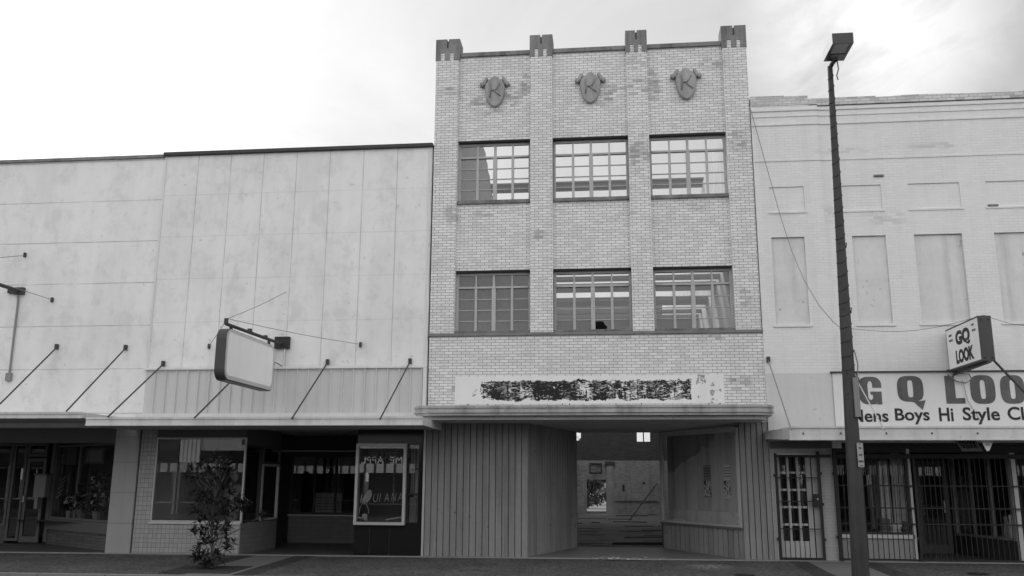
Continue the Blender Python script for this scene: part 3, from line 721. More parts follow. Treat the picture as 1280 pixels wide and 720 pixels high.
stand('display_board', 'pale ruled board propped low behind the rear window of the tiled shop recess', 'board', ex, YB+.25, .72, easel(M['board'], ey-ex, .52))
stand('dress_form', 'dark dress form standing behind the big tile-framed window, partly behind the young tree', 'mannequin', -8.1, .9, .6, body_form(M['cloth']))
MB().box(-9.3, -7.55, .2, 1.6, .55, .6).build('display_floor', M['room_pale'], A2)
# black glass pier with a projecting display case
bp = MB(); zb_ = gz(-4.4)
bp.wall(-5.14, -3.79, zb_, 2.62, 0, .12, [(-5.06, -4.16, .72, 2.22), (-4.08, -3.86, .72, 2.26)]); bp.build('black_pier', M['carrara'], A2)
for x in (-4.82, -4.42): MB().box(x-.003, x+.003, -.002, -.0005, zb_+.01, .62).build('panel_joint', M['rust'], A2)
MB().wall(-5.14, -4.10, .68, 2.28, -.10, -.002, [(-5.085, -4.155, .735, 2.225)]).build('display_case_frame', M['alu'], A2)
dc = bpy.data.objects['display_case_frame']
MB().poly([(-5.085, -.05, .735), (-4.155, -.05, .735), (-4.155, -.05, 2.225), (-5.085, -.05, 2.225)]).build('pane', glass('case_glass', .03, .3, .12), dc, weld=False)
MB().box(-5.14, -3.8, .55, .6, .6, 2.5).build('case_back', M['room'], A2)
MB().box(-5.14, -3.8, .12, .55, .66, .70).build('case_floor', M['room_pale'], A2)
def casefn(x, z, y=-.054): return lambda u, v, d: (x+u, y-d*.002, z+v)
m = MB(); xs, zs = FY(462, 574, -.054); xe, ze = FY(497, 567.5, -.054)
text_mesh(m, 'BLUES', casefn(xs, zs), xe-xs, .15, 0, 1, .0, .15); m.build('lettering', M['darkletter'], dc)
for ch, qx in (('L', 450), ('O', 456), ('U', 466.5), ('I', 474), ('A', 480), ('N', 489), ('A', 497)):
    m = MB(); xs, zs = FY(qx, 628-.04*(qx-450), -.054); text_mesh(m, ch, casefn(xs, zs), .03 if ch == 'I' else .10, .16, 0, 1, -.012, .15); m.build('lettering', M['lettering'], dc)
# painted figure with basket on the glass
g = MB(); yy = -.053
def P2(px, py): q = FY(px, py, yy); return (q[0], yy, q[1])
g.poly([P2(452, 626), (P2(455, 620)), P2(460, 613), P2(464, 612), P2(465, 619), P2(462, 625), P2(458, 627)])
g.poly([P2(453, 642), P2(459, 642.5), P2(459, 649), P2(452, 649)])
g.poly([P2(446, 645), P2(459, 649.5), P2(459, 651), P2(446, 647)]); g.poly([P2(482, 649), P2(505, 645), P2(505, 646.5), P2(482, 650.5)])
g.build('window_painting', M['lettering'], dc)
m = MB(); pts = []
for k in range(9):
    a = math.pi*k/8; q = P2(455+6*math.cos(a), 642-13*math.sin(a)); pts.append((q[0], q[1]-.004, q[2]))
m.tube(pts, .008, 5); m.build('painted_basket_handle', M['lettering'], dc)
for (x0, x1, z0, z1, lab) in ((-4.07, -3.93, .73, 1.22, 'pale carton at the bottom of the narrow slot beside the glass display case'), (-4.06, -3.98, 1.30, 1.72, 'pale carton on the middle shelf of the narrow slot beside the glass display case'), (-4.07, -3.96, 1.80, 2.2, 'pale carton on the top shelf of the narrow slot beside the glass display case')):
    t = thing('carton', lab, 'carton', (x0, .3, z0), 'cartons beside the display case'); MB().box(x0, x1, .2, .4, z0, z1).build('box', M['metalbox'], t, bevel=.006)
    MB().box(x0-.02, -3.86, .15, .5, z0-.03, z0-.004).build('case_shelf', M['room_pale'], A2)
MB().poly([(-4.08, .06, .72), (-3.86, .06, .72), (-3.86, .06, 2.26), (-4.08, .06, 2.26)]).build('pane', G_SHOP, A2, weld=False)
# ---- gift shop of the stucco building
pl_ = MB(); zz = gz(-10.1)+.01
for k in range(5):
    a = [zz, .66, 1.28, 1.90, 2.42][k]; b = [.655, 1.275, 1.895, 2.415, 2.62][k]; pl_.box(-10.37, -9.835, -.02, .5, a, b)
pl_.build('facing_pillar', M['stone'], A1, bevel=.004)
MB().box(-10.36, -9.85, -.01, .49, zz, 2.6).build('pillar_core', M['dark'], A1)
YD = 2.2
ax, bx = FY(62, 640, YD)[0], FY(140, 640, .45)[0]
SP = seg((ax, YD), (bx, .45)); L1 = SP.len
bk = MB().pbox(SP, 0, L1, gz(-11.5), .40, 0, .15).build('bulkhead', M['shop_brick'], A1)
MB().pbox(SP, -.02, L1+.1, .403, .63, -.05, .15).build('sill_board', M['header'], A1)
shopwin(SP, 0.03, L1, .635, 2.32, A1, bars=(L1*.42,), fm='header', w=.05)
MB().pbox(SP, -.12, .05, .1, 2.4, -.04, .08).build('door_post', M['header'], A1)
dx0, dx1 = FY(27, 640, YD)[0], FY(51, 640, YD)[0]
DS = seg((dx0, YD), (dx1, YD)); W = DS.len
dm = MB(); dm.pbox(DS, 0, .07, .09, 2.02, 0, .05); dm.pbox(DS, W-.07, W, .09, 2.02, 0, .05); dm.pbox(DS, .07, W-.07, .09, .22, 0, .05); dm.pbox(DS, .07, W-.07, 1.95, 2.02, 0, .05); dm.pbox(DS, .07, W-.07, 1.08, 1.12, 0, .05)
do = dm.build('door', M['header'], A1); MB().pquad(DS, .07, W-.07, .22, 1.95, .025).build('pane', G_SHOP, do, weld=False); MB().pbox(DS, .02, .05, 1.0, 1.15, -.05, -.001).build('handle', M['alu'], do)
shopwin(DS, 0, W, 2.06, 2.36, A1, name='transom', fm='header', w=.05)
LF = seg((-17, YD), (dx0-.02, YD)); LL = LF.len
MB().pbox(LF, 0, LL-.35, gz(-14), .44, 0, .12).build('bulkhead', M['shop_brick'], A1)
shopwin(LF, 0, LL-.36, .45, 2.36, A1, bars=(LL*.5,), fm='header', w=.06); shopwin(LF, LL-.34, LL, .12, 2.36, A1, fm='header', w=.06, name='sidelight')
MB().box(-20, -10.3, .3, YD+.3, 2.45, 2.48).build('recess_ceiling', M['soffit'], A1)
MB().box(-20, -10.3, .25, .29, 2.30, 2.62).build('recess_header', M['header'], A1)
MB().pbox(LF, 0, LL+1.5, 2.37, 2.62, 0, .1).build('window_header', M['header'], A1)
q_ = MB(); q_.poly([(-20, 0, gz(-20)+.012), (-10.3, 0, gz(-10.3)+.012), (-10.3, YD+.5, gz(-10.3)+.03), (-20, YD+.5, gz(-20)+.03)]); q_.build('recess_floor', M['floor'], A1)
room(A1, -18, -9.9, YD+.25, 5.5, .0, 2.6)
MB().box(-9.95, -9.9, .5, YD+.3, .0, 2.6).build('recess_wall', M['dark'], A1)
t = thing('mailbox', 'grey metal box hung on the post beside the gift shop door', 'mailbox', (dx1+.1, YD-.15, 1.0))
mx = FY(54, 600, YD-.14)[0]
MB().box(mx-.14, mx+.15, YD-.26, YD-.06, 1.12, 1.62).build('body', M['metalbox'], t, bevel=.01); MB().box(mx-.15, mx+.16, YD-.28, YD-.06, 1.622, 1.66).build('lid', M['header'], t); MB().box(mx-.1, mx-.02, YD-.24, YD-.1, .86, 1.118).build('lower_tray', M['metalbox'], t)
def framed(label, px0, px1, py0, py1, Y, pic):
    x0, z1 = FY(px0, py0, Y); x1, z0 = FY(px1, py1, Y); t = thing('framed_picture', label, 'picture', ((x0+x1)/2, Y, z0), 'framed pictures in the gift shop')
    MB().wall(x0, x1, z0, z1, Y, Y+.03, [(x0+.05, x1-.05, z0+.05, z1-.05)]).build('frame', M['header'], t); MB().box(x0+.05, x1-.05, Y+.015, Y+.028, z0+.05, z1-.05).build('print', M[pic], t)
framed('dark narrow framed picture high behind the left half of the gift shop window', 79, 94, 560, 581, 2.3, 'room_pale')
framed('pale framed picture with a mat high behind the right half of the gift shop window', 107, 129, 560, 580, 1.9, 'board')
def flowers(seed, rad, h, pal):
    def f(t, x, y, z):
        rnd = random.Random(seed)
        m = MB(); n = 10; rings = []
        for r, hh in ((.09, 0), (.12, .2), (.135, .22), (.12, .21)):
            rings.append(len(m.v)); m.v += [(x+r*math.cos(6.283*q/n), y+r*math.sin(6.283*q/n), z+hh) for q in range(n)]
        for a, b in zip(rings[:-1], rings[1:]):
            for q in range(n): m.f.append((a+q, a+(q+1) % n, b+(q+1) % n, b+q))
        m.f.append(tuple(rings[-1]+q for q in range(n))); m.build('pot', M['pot'], t)
        lf = MB(); pt = MB()
        for k in range(150):
            a = rnd.uniform(0, 6.283); rr = rad*math.sqrt(rnd.random()); c = Vector((x+rr*math.cos(a), y+rr*math.sin(a)*.7, z+.2+h*rnd.random()))
            d = Vector((rnd.uniform(-1, 1), rnd.uniform(-1, 1), rnd.uniform(-.3, 1))).normalized()*.09; e = d.cross(Vector((rnd.uniform(-1, 1), rnd.uniform(-1, 1), 1))).normalized()*.03
            (pt if k % 4 == 0 else lf).poly([c-d, c+e, c+d, c-e])
        lf.build('leaves', M['leaf'], t, weld=False); pt.build('petals', M[pal], t, weld=False)
    return f
for k, (px, Y, lab, sd, h) in enumerate(((88, 1.75, 'low leafy pot plant in the gift shop window, beside its centre mullion on the left', 1, .35), (102, 1.5, 'pot of pale blossoms in the gift shop window, right beside its centre mullion', 2, .55), (122, 1.05, 'tall bushy pot of pale flowers in the right half of the gift shop window', 3, .85))):
    x = FY(px, 650, Y)[0]; stand('potted_flowers', lab, 'pot plant', x, Y, .636, flowers(sd, .22, h, 'petal'), 'pot plants in the gift shop window')
MB().poly([(-14.5, YD+.1, .6), (-10.4, .6, .6), (-10.4, 3.4, .6), (-14.5, 3.4, .6)]).build('display_floor', M['room_pale'], A1)
t = thing('striped_cloth', 'striped cloth hanging at the left end of the gift shop window', 'cloth', FX(75, 615, FY(75, 615, 2.15)[0]))
cx, cz = FY(74, 612, 2.12); m = MB()
for q in range(5): m.poly([(cx-.07+.015*q, 2.12+.02*(q % 2), cz-.22+.10*q), (cx+.07+.02*q, 2.12, cz-.12+.10*q), (cx+.08+.02*q, 2.12, cz-.07+.10*q), (cx-.06+.015*q, 2.12+.02*(q % 2), cz-.17+.10*q)])
m.build('stripe', M['cloth'], t); MB().box(cx-.15, cx+.02, 2.16, 2.18, cz-.5, cz+.6).build('dark_drape', M['dark'], t)

# ================================================================== RIGHT: white painted brick building with the clothes shop
C_ = thing('white_brick_building', 'broad white painted brick building with boarded upper windows above a barred clothes shop', 'building', (6, 0, 0))
BW = [(3.33, 3.99), (4.93, 5.585), (6.13, 7.05), (7.66, 8.56), (9.2, 9.9)]
UPN = [(3.34, 4.04), (4.72, 5.57), (6.1, 7.1), (7.6, 8.6), (9.15, 9.95)]
XR = 12.0
MB().wall(3.062, 4.42, 2.2, 9.29, -.03, .3, [BW[0]+(4.63, 6.43), UPN[0]+(6.97, 7.5)]).build('front_wall', M['white_brick'], C_)
MB().wall(4.42, XR, 2.2, 9.25, 0, .3, [b+(4.63, 6.43) for b in BW[1:]]+[b+(6.97, 7.5) for b in UPN[1:]]).build('front_wall', M['white_brick'], C_)
for k, (a, b) in enumerate(BW):
    y = -.03 if k == 0 else 0
    bo = MB().box(a+.002, b-.002, y+.05, y+.12, 4.64, 6.42).build('boarded_window', M['plywood'], C_)
    MB().box(a-.05, b+.05, y-.025, y+.048, 4.57, 4.626).build('sill', M['white_brick'], bo, bevel=.006)
    u, v = UPN[k]; MB().box(u+.002, v-.002, y+.022, y+.1, 6.975, 7.495).build('bricked_panel', M['white_brick'], C_)
    MB().box(u-.04, v+.04, y-.015, y-.002, 6.93, 6.965).build('panel_sill', M['white_brick'], C_)
for zc, h, pr in ((9.16, .05, .022), (9.03, .045, .014), (8.84, .05, .018), (8.05, .04, .014)):
    m = MB(); m.box(3.062, 4.44, -.03-pr, -.031, zc, zc+h); m.box(4.441, XR, -pr, -.001, zc, zc+h); m.build('string_course', M['white_brick'], C_, bevel=.006)
pp = MB(); pp.box(3.062, 4.24, -.04, .3, 9.292, 9.49); pp.box(4.24, XR, -.03, .3, 9.27, 9.405)
random.seed(9)
for xa_, xb_, zb0_, yy_ in ((3.062, 4.24, 9.492, -.04), (4.24, XR, 9.407, -.03)):
    xx = xa_
    while xx < xb_-.2:
        ww = random.choice((.17, .34, .34, .7)); hh = random.choice((0, .008, .016, .02))
        if hh: pp.box(xx+.003, min(xx+ww, xb_)-.003, yy_+random.uniform(-.006, .01), .25, zb0_, zb0_+hh)
        xx += ww
pp.build('parapet', M['parapet_brick'], C_)
MB().box(XR-.25, XR, .3, 26, -.2, 9.0).build('outer_wall', M['white_brick'], C_); MB().box(3.062, XR, 25.7, 26, -.2, 9.0).build('outer_wall', M['white_brick'], C_); MB().box(3.062, 3.3, .3, 25.7, -.2, 9.0).build('outer_wall', M['white_brick'], C_)
MB().box(3.3, XR-.25, .3, 25.7, 8.5, 8.7).build('roof', M['roof'], C_)
MB().box(3.066, 4.325, -.04, -.031, 2.55, 3.655).build('plain_wall_patch', M['stone'] and surf('smooth_wall_paint', .62, .06, 1.5, .7, .1, .2), C_)
for px, py in ((1098, 220), (1241, 257)): 
    x, z = FY(px, py); MB().box(x-.1, x+.1, -.03, -.001, z-.02, z+.025).build('missing_brick', M['cap'], C_, bevel=.008)
# canopy of the clothes shop
RC = -1.3
xa, zta = FY(988, 534, RC); zba = FY(988, 551, RC)[1]; ztb = FY(1270, 533.5, RC)[1]; zbb = FY(1270, 548, RC)[1]
zt_, zb_ = (zta+ztb)/2, (zba+zbb)/2
m = MB(); m.box(xa-.02, XR, RC, RC+.05, zb_, zt_); m.hexa([(2.985, -.35, zb_+.05), (xa-.02, RC, zb_), (xa-.02, RC+.05, zb_), (3.03, -.35, zb_+.05), (2.985, -.35, zt_-.02), (xa-.02, RC, zt_), (xa-.02, RC+.05, zt_), (3.03, -.35, zt_-.02)])
m.box(2.985, 3.03, -.348, -.03, zb_+.05, zt_-.02); m.box(xa-.03, XR, RC-.02, RC-.001, zt_-.02, zt_+.015); m.box(xa-.03, XR, RC-.015, RC-.001, zb_-.01, zb_+.02)
c3 = m.build('canopy', M['fascia2'], C_)
MB().poly([(3.03, -.03, zt_-.05), (3.03, -.35, zt_-.05), (xa, RC+.05, zt_-.05), (XR, RC+.05, zt_-.05), (XR, -.03, zt_-.05)]).build('canopy_deck', M['fascia'], c3)
MB().poly([(3.03, -.03, zb_+.04), (XR, -.03, zb_+.04), (XR, RC+.05, zb_+.04), (xa, RC+.05, zb_+.04), (3.03, -.35, zb_+.04)]).build('soffit', M['soffit'], c3)
for px in (1004, 1051, 1108, 1165, 1222): 
    x = FY(px, 542, RC)[0]; MB().box(x-.012, x+.012, RC-.012, RC-.001, (zt_+zb_)/2-.015, (zt_+zb_)/2+.015).build('bolt', M['dark'], c3)
rod(c3, (960, 450), (989, 537), -.03, .012, 'metalbox'); rod(c3, (1071, 476), (1105, 537), -.06, .013, 'alu')
# ground floor
zc = gz(3.6)+.02
MB().wall(3.062, 4.24, zc, 2.198, 0, .2, [(3.16, 3.96, zc, 2.06)]).build('lower_wall', brick('canopy_shade_brick', .42, .27, var=.06, dark=.7, vis=.85, general=.3, ms=.0045), C_)  # white brick coloured darker for the shade under the canopy
MB().wall(4.24, XR, 2.12, 2.30, -.012, -.001, []).build('header_shade_strip', M['dark'], C_); MB().wall(3.062, 4.24, 2.199, 2.33, -.045, -.032, []).build('header_shade_strip', M['header'], C_)  # dark strips whose colour stands for the shadow below the canopy
dd = MB(); DX0, DX1 = 3.18, 3.94; lx = [3.225, 3.40, 3.585, 3.76]; lz = [.44+.324*k for k in range(6)]
hl = [(lx[i]+.02, lx[i+1]-.02, lz[j]+.02, lz[j+1]-.02) for i in range(3) for j in range(5)]
do = dd.wall(DX0, DX1, zc+.01, 2.04, .05, .10, hl).build('door', M['door'], C_)
MB().poly([(lx[0], .08, lz[0]), (lx[3], .08, lz[0]), (lx[3], .08, lz[5]), (lx[0], .08, lz[5])]).build('pane', G_SHOP, do, weld=False)
MB().wall(3.125, 3.965, zc, 2.10, -.012, .05, [(3.175, 3.945, zc, 2.05)]).build('door_frame', M['pale_alu'], C_)
MB().box(3.07, 4.2, .6, .65, 0, 2.2).build('hall_back', M['room'], C_)
t = thing('security_door', 'black barred security gate with a lock box, hung over the narrow panelled door', 'gate', (3.55, -.06, zc))
m = MB(); x0, x1, zt = 3.135, 3.985, 2.06
m.box(x0, x0+.05, -.075, -.035, zc+.01, zt+.04); m.box(x1-.05, x1, -.075, -.035, zc+.01, zt+.08); m.box(x0+.05, x1-.05, -.07, -.04, zc+.01, zc+.05); m.box(x0+.05, x1-.05, -.07, -.04, zt-.03, zt+.01); m.box(x1-.18, x1-.16, -.065, -.045, zc+.05, zt-.03)
m.build('frame', M['black'], t)
m = MB()
for k in range(1, 7): xx = x0+.03+(x1-.19-x0-.03)*k/7; m.box(xx-.006, xx+.006, -.062, -.048, zc+.05, zt-.03)
for zq in (.69, 1.2, 1.64): m.box(x0+.05, x1-.05, -.066, -.065, zq-.009, zq+.009); m.box(x0+.05, x1-.05, -.0455, -.044, zq-.008, zq+.008)
m.build('bar_panel', M['black'], t)
lb = MB().box(x1-.16, x1-.01, -.10, -.076, 1.10, 1.34).build('lock_box', M['black'], t); MB().box(x1-.105, x1-.075, -.105, -.1005, 1.23, 1.26).build('keyhole', M['alu'], lb)
for xq in (x0-.025, x1+.002):
    for zq in ((.5, 1.15, 1.72) if xq > x0 else (.5, 1.68)): MB().box(xq, xq+.024, -.075, -.03, zq-.025, zq+.025).build('hinge', M['black'], t)
# shop front
xs0, xs1 = 4.30, 5.61
MB().box(xs0-.05, xs1, .02, .12, zc, .53).build('bulkhead', surf('pale_bulkhead', .33, .08, 2, .6, .15, .3), C_)
MB().box(xs0-.05, xs1+.03, -.02, .12, .532, .60).build('window_sill', M['pale_alu'], C_)
FG = seg((xs0-.05, .03), (xs1, .03)); shopwin(FG, 0, FG.len, .602, 2.16, C_, bars=(), fm='dark', w=.04, gl=glass('grille_shop_glass', .01, .3, .035))
MB().box(xs1, xs1+.055, -.02, .06, zc, 2.19).build('corner_post', M['pale_alu'], C_)
GY = 1.8
RG = seg((xs1+.03, .05), (xs1+.22, GY)); bulk(RG, 0, RG.len, zc, .55, M['dark'], C_); shopwin(RG, 0, RG.len, .56, 2.16, C_, fm='dark')
gx0, gx1 = FY(1147, 640, GY)[0], FY(1188, 640, GY)[0]
DG = seg((gx0, GY), (gx1, GY)); W = DG.len
m = MB(); m.pbox(DG, 0, .09, .12, 2.0, 0, .05); m.pbox(DG, W-.1, W, .12, 2.0, 0, .05); m.pbox(DG, .09, W-.1, .14, .32, 0, .05); m.pbox(DG, .09, W-.1, 1.92, 2.0, 0, .05)
do = m.build('door', M['header'], C_); MB().pquad(DG, .09, W-.1, .32, 1.92, .025).build('pane', G_SHOP, do, weld=False); MB().pbox(DG, W-.13, W-.11, .95, 1.2, -.05, -.001).build('handle', M['alu'], do)
sx0, sx1 = FY(1193, 640, GY)[0], FY(1267, 640, .06)[0]
SG = seg((sx0, GY), (sx1, .06)); bulk(SG, 0, SG.len, zc, .50, M['dark'], C_); shopwin(SG, 0, SG.len, .51, 2.14, C_, bars=(SG.len*.33, SG.len*.66), fm='metalbox', w=.045)
px_ = FY(1272, 640, .0)[0]
MB().box(px_-.035, px_+.05, -.01, .07, zc, 2.18).build('corner_post', M['pale_alu'], C_)
FR = seg((px_+.05, .03), (XR-.2, .03)); bulk(FR, 0, FR.len, zc, .53, M['dark'], C_); shopwin(FR, 0, FR.len, .54, 2.16, C_, bars=(1.2, 2.4), fm='dark')
MB().box(4.24, XR-.2, .12, GY+.2, 2.199, 2.215).build('recess_ceiling', M['dark'], C_)
q_ = MB(); q_.poly([(4.24, 0, gz(4.3)+.012), (XR, 0, gz(XR)+.012), (XR, GY+.3, gz(XR)+.03), (4.24, GY+.3, gz(4.3)+.03)]); q_.build('recess_floor', M['floor'], C_)
room(C_, 4.26, XR-.3, GY+.4, 5, .05, 2.19)
MB().box(4.26, xs1+.2, .12, GY+.4, .50, .55).build('display_floor', M['room_pale'], C_)
MB().box(4.2, 4.255, .12, GY+.4, .05, 2.19).build('recess_wall', M['dark'], C_)
# clothes in the window
def garment(mat, w, h, seed, hem=.0):
    def f(t, x, y, z):
        rnd = random.Random(seed); m = MB(); n = 9
        cols = []
        for i in range(n):
            u = i/(n-1); yy = y+.05*math.sin(u*19+seed)+.02*rnd.random()
            cols.append([(x+w*(u-.5)*(1+.15*(k/5)), yy*1.0, z+h*(1-k/5)-(.06*abs(u-.5) if k == 0 else 0)) for k in range(6)])
        for i in range(n-1):
            for k in range(5): m.poly([cols[i][k], cols[i][k+1], cols[i+1][k+1], cols[i+1][k]])
        for i in range(n-1):
            for k in range(5): m.poly([tuple(Vector(q)+Vector((0, .05, 0))) for q in (cols[i][k], cols[i+1][k], cols[i+1][k+1], cols[i][k+1])])
        m.build('cloth', mat, t); MB().tube([(x-w*.35, y+.03, z+h-.02), (x, y+.03, z+h+.06), (x+w*.35, y+.03, z+h-.02)], .01, 5).build('hanger', M['alu'], t)
    return f
for px, w, h, mm, lab in ((1092, .10, 1.35, 'cloth', 'dark narrow garment hanging in the barred clothes shop window, right beside the lamp post'), (1107, .12, 1.3, 'cloth_pale', 'pale grey long garment hanging in the middle of the barred clothes shop window'), (1123, .12, 1.45, 'cloth_pale', 'pale long garment hanging near the white corner post of the clothes shop window')):
    x = FY(px, 620, .45)[0]; stand('hanging_garment', lab, 'garment', x, .45, .68, garment(M[mm], w*1.8, h, px), 'garments in the clothes shop window')
def pile(mat, n, w, seed):
    def f(t, x, y, z):
        rnd = random.Random(seed)
        for k in range(n):
            MB().hexa([(x+rnd.uniform(-.02, .02)+a*w, y+b*.25, z+.055*k+c*.05+.02*rnd.random()) for c in (0, 1) for a, b in ((0, 0), (1, 0), (1, 1), (0, 1))]).build('folded_cloth', mat, t, bevel=.012)
    return f
for px, Y, n, mm, lab in ((1100, .3, 6, 'cloth', 'stack of dark folded clothes on the floor of the barred shop window'), (1113, .25, 4, 'cloth_pale', 'low stack of pale folded clothes in the barred shop window'), (1130, .3, 5, 'cloth', 'stack of folded clothes next to the white corner post of the barred window')):
    x = FY(px, 650, Y)[0]; stand('clothes_stack', lab, 'clothes', x, Y, .552, pile(M[mm], n, .2, px), 'folded clothes in the shop window')
for px, Y, lab in ((1204, 2.0, 'grey display torso behind the splayed glass right of the clothes shop door'),):
    x = FY(px, 640, Y)[0]; stand('display_torso', lab, 'mannequin', x, Y, .55, body_form(M['skin']))
MB().poly([(sx0, GY+.1, .5), (sx1, .2, .5), (XR-.4, .2, .5), (XR-.4, GY+.2, .5), (sx0, GY+.2, .5)]).build('display_floor', M['room_pale'], C_)
for px, Y, h, lab in ((1258, .75, .42, 'short pale bottle-shaped vase behind the splayed glass, left of its twin'), (1264, .6, .46, 'pale bottle-shaped vase behind the splayed glass next to the white post')):
    x = FY(px, 660, Y)[0]; t = thing('vase', lab, 'vase', (x, Y, .5), 'vases in the clothes shop'); m = MB(); n = 10; rings = []
    for r, hh in ((.05, 0), (.06, .12), (.045, .25), (.03, h*.8), (.035, h)):
        rings.append(len(m.v)); m.v += [(x+r*math.cos(6.283*q/n), Y+r*math.sin(6.283*q/n), .502+hh) for q in range(n)]
    for a, b in zip(rings[:-1], rings[1:]):
        for q in range(n): m.f.append((a+q, a+(q+1) % n, b+(q+1) % n, b+q))
    m.build('body', M['cloth_pale'], t, smooth=True)
# security grille across the shop front
t = thing('security_grille', 'long black vertical-bar grille across the whole clothes shop front', 'grille', (7, -.06, zc))
m = MB(); zt = 2.09
m.box(4.235, 4.30, -.09, -.03, zc+.005, zt+.10); m.box(4.30, XR-.2, -.085, -.035, zt-.085, zt); m.box(4.30, XR-.2, -.07, -.045, zc+.02, zc+.05)
m.build('frame', M['black'], t)
m = MB(); nb = int((XR-.2-4.30)/.093)
for k in range(1, nb): xx = 4.30+.093*k; m.box(xx-.0062, xx+.0062, -.064, -.050, zc+.05, zt-.085)
for zq in (.80, 1.09, 1.50): m.box(4.30, XR-.2, -.068, -.0645, zq-.011, zq+.011); m.box(4.30, XR-.2, -.0495, -.046, zq-.011, zq+.011)
m.box(5.69, 5.73, -.09, -.07, zc+.02, zt)
m.build('bar_panel', M['black'], t)
MB().box(3.99, 4.204, -.07, -.04, 2.03, 2.075).build('top_rail', M['black'], t)
for zq in (.55, 1.72): MB().box(4.205, 4.234, -.08, -.03, zq-.025, zq+.025).build('hinge', M['black'], t)

# ================================================================== SIGNS
# wall banner of the clothes shop
def sup(cx, cy, rx, ry, n=3.2, a0=0, a1=360, k=36):
    out = []
    for i in range(k):
        t = math.radians(a0+(a1-a0)*i/(k if a1-a0 == 360 else k-1)); c, s = math.cos(t), math.sin(t)
        out.append((cx+rx*math.copysign(abs(c)**(2/n), c), cy+ry*math.copysign(abs(s)**(2/n), s)))
    return out
GL = dict(
    O=[sup(.5, .5, .5, .5), sup(.5, .5, .105, .33, 4)],
    Q=[sup(.5, .56, .5, .44), sup(.5, .56, .105, .29, 4)],
    L=[[(.0, 0), (1, 0), (1, .2), (.52, .2), (.52, 1), (.0, 1)]],
    G=[sup(.5, .5, .5, .5, 3.0, 22, 296, 30)+[(.74, .07), (.76, .0), (.97, .0), (.97, .46), (.50, .46), (.50, .36), (.60, .34), (.60, .22), (.53, .16), (.45, .18), (.40, .27), (.40, .72), (.45, .83), (.54, .84), (.60, .76), (.60, .60), (.98, .60)]],
    K=[[(0, 0), (.36, 0), (.36, .34), (.44, .44), (.62, 0), (1.04, 0), (.70, .62), (1.0, 1), (.62, 1), (.36, .62), (.36, 1), (0, 1)]])
T = thing('shop_banner', 'long white wall banner with fat grey letters over the clothes shop canopy', 'sign', (6.4, -.06, 2.58))
bx1 = 9.75
MB().box(4.335, bx1, -.065, -.042, 2.58, 3.64).build('board', M['gqground'], T)
bt = MB(); bt.box(4.30, bx1+.03, -.10, -.042, 3.645, 3.675); bt.build('top_strip', M['rust'], T)
YL = -.067
def glyph(ch, px0, px1, pyt, pyb, extra=()):
    x0, zt = FY(px0, pyt, YL); x1, zb = FY(px1, pyb, YL); m = MB()
    fn = lambda u, v, d: (x0+u*(x1-x0), YL-d, zb+v*(zt-zb))
    curve_mesh(m, GL[ch], fn, .004, 0)
    if ch == 'Q': m.prism([(.45, .125), (.62, .10), (.70, .02), (.90, -.16), (1.05, .17), (.85, .14)], fn, .006, .0045)
    m.build('letter', M['gqpaint'], T)
for a in (('G', 1071.5, 1104, 471, 505.5), ('Q', 1120, 1156, 470, 506.5), ('L', 1180, 1207, 470, 504.5), ('O', 1211, 1246, 469, 504.8), ('O', 1248.5, 1283, 469, 504.6), ('K', 1287, 1323, 469, 504)): glyph(*a)
def words(txt, px0, px1, pyt, pyb, fat=.02):
    x0, zt = FY(px0, pyt, YL); x1, zb = FY(px1, pyb, YL); m = MB()
    text_mesh(m, txt, lambda u, v, d: (x0+u, YL-d, zb+v), x1-x0, zt-zb, .004, 0, fat); m.build('lettering', M['ink'], T)
words('Mens', 1063, 1111, 512, 527.5); words('Boys', 1118, 1163, 510.5, 530.5); words('Hi', 1173, 1192.5, 509.5, 526.5); words('Style', 1202.5, 1251, 509, 530.5); words('Clothing', 1258.5, 1343, 508.5, 530)
# projecting box sign of the clothes shop
T = thing('projecting_sign', 'white box sign with black lettering jutting out above the clothes shop banner', 'sign', (6.6, 0, 3.65))
SX0, SX1, SY0, SY1, SZ0, SZ1 = 6.5, 6.72, -1.70, -.14, 3.655, 4.455
m = MB(); m.box(SX0+.004, SX1-.004, SY0+.004, SY1-.004, SZ0+.004, SZ1-.004)
fr = .03
for x0, x1 in ((SX0, SX0+.02), (SX1-.02, SX1)):
    m.box(x0, x1, SY0, SY1, SZ0, SZ0+fr); m.box(x0, x1, SY0, SY1, SZ1-fr, SZ1); m.box(x0, x1, SY0, SY0+fr, SZ0+fr, SZ1-fr); m.box(x0, x1, SY1-fr, SY1, SZ0+fr, SZ1-fr)
m.box(SX0+.02, SX1-.02, SY0-.002, SY0+.004, SZ0, SZ1); m.box(SX0+.02, SX1-.02, SY0, SY1, SZ0-.003, SZ0+.004)
cs = m.build('casing', M['signdark'], T)
for q in ((SX0+.05, SZ0+.05), (SX1-.05, SZ0+.05), (SX0+.05, SZ1-.07), (SX1-.05, SZ1-.07)): MB().box(q[0]-.012, q[0]+.012, SY0-.012, SY0-.003, q[1]-.012, q[1]+.012).build('screw', M['black'], cs)
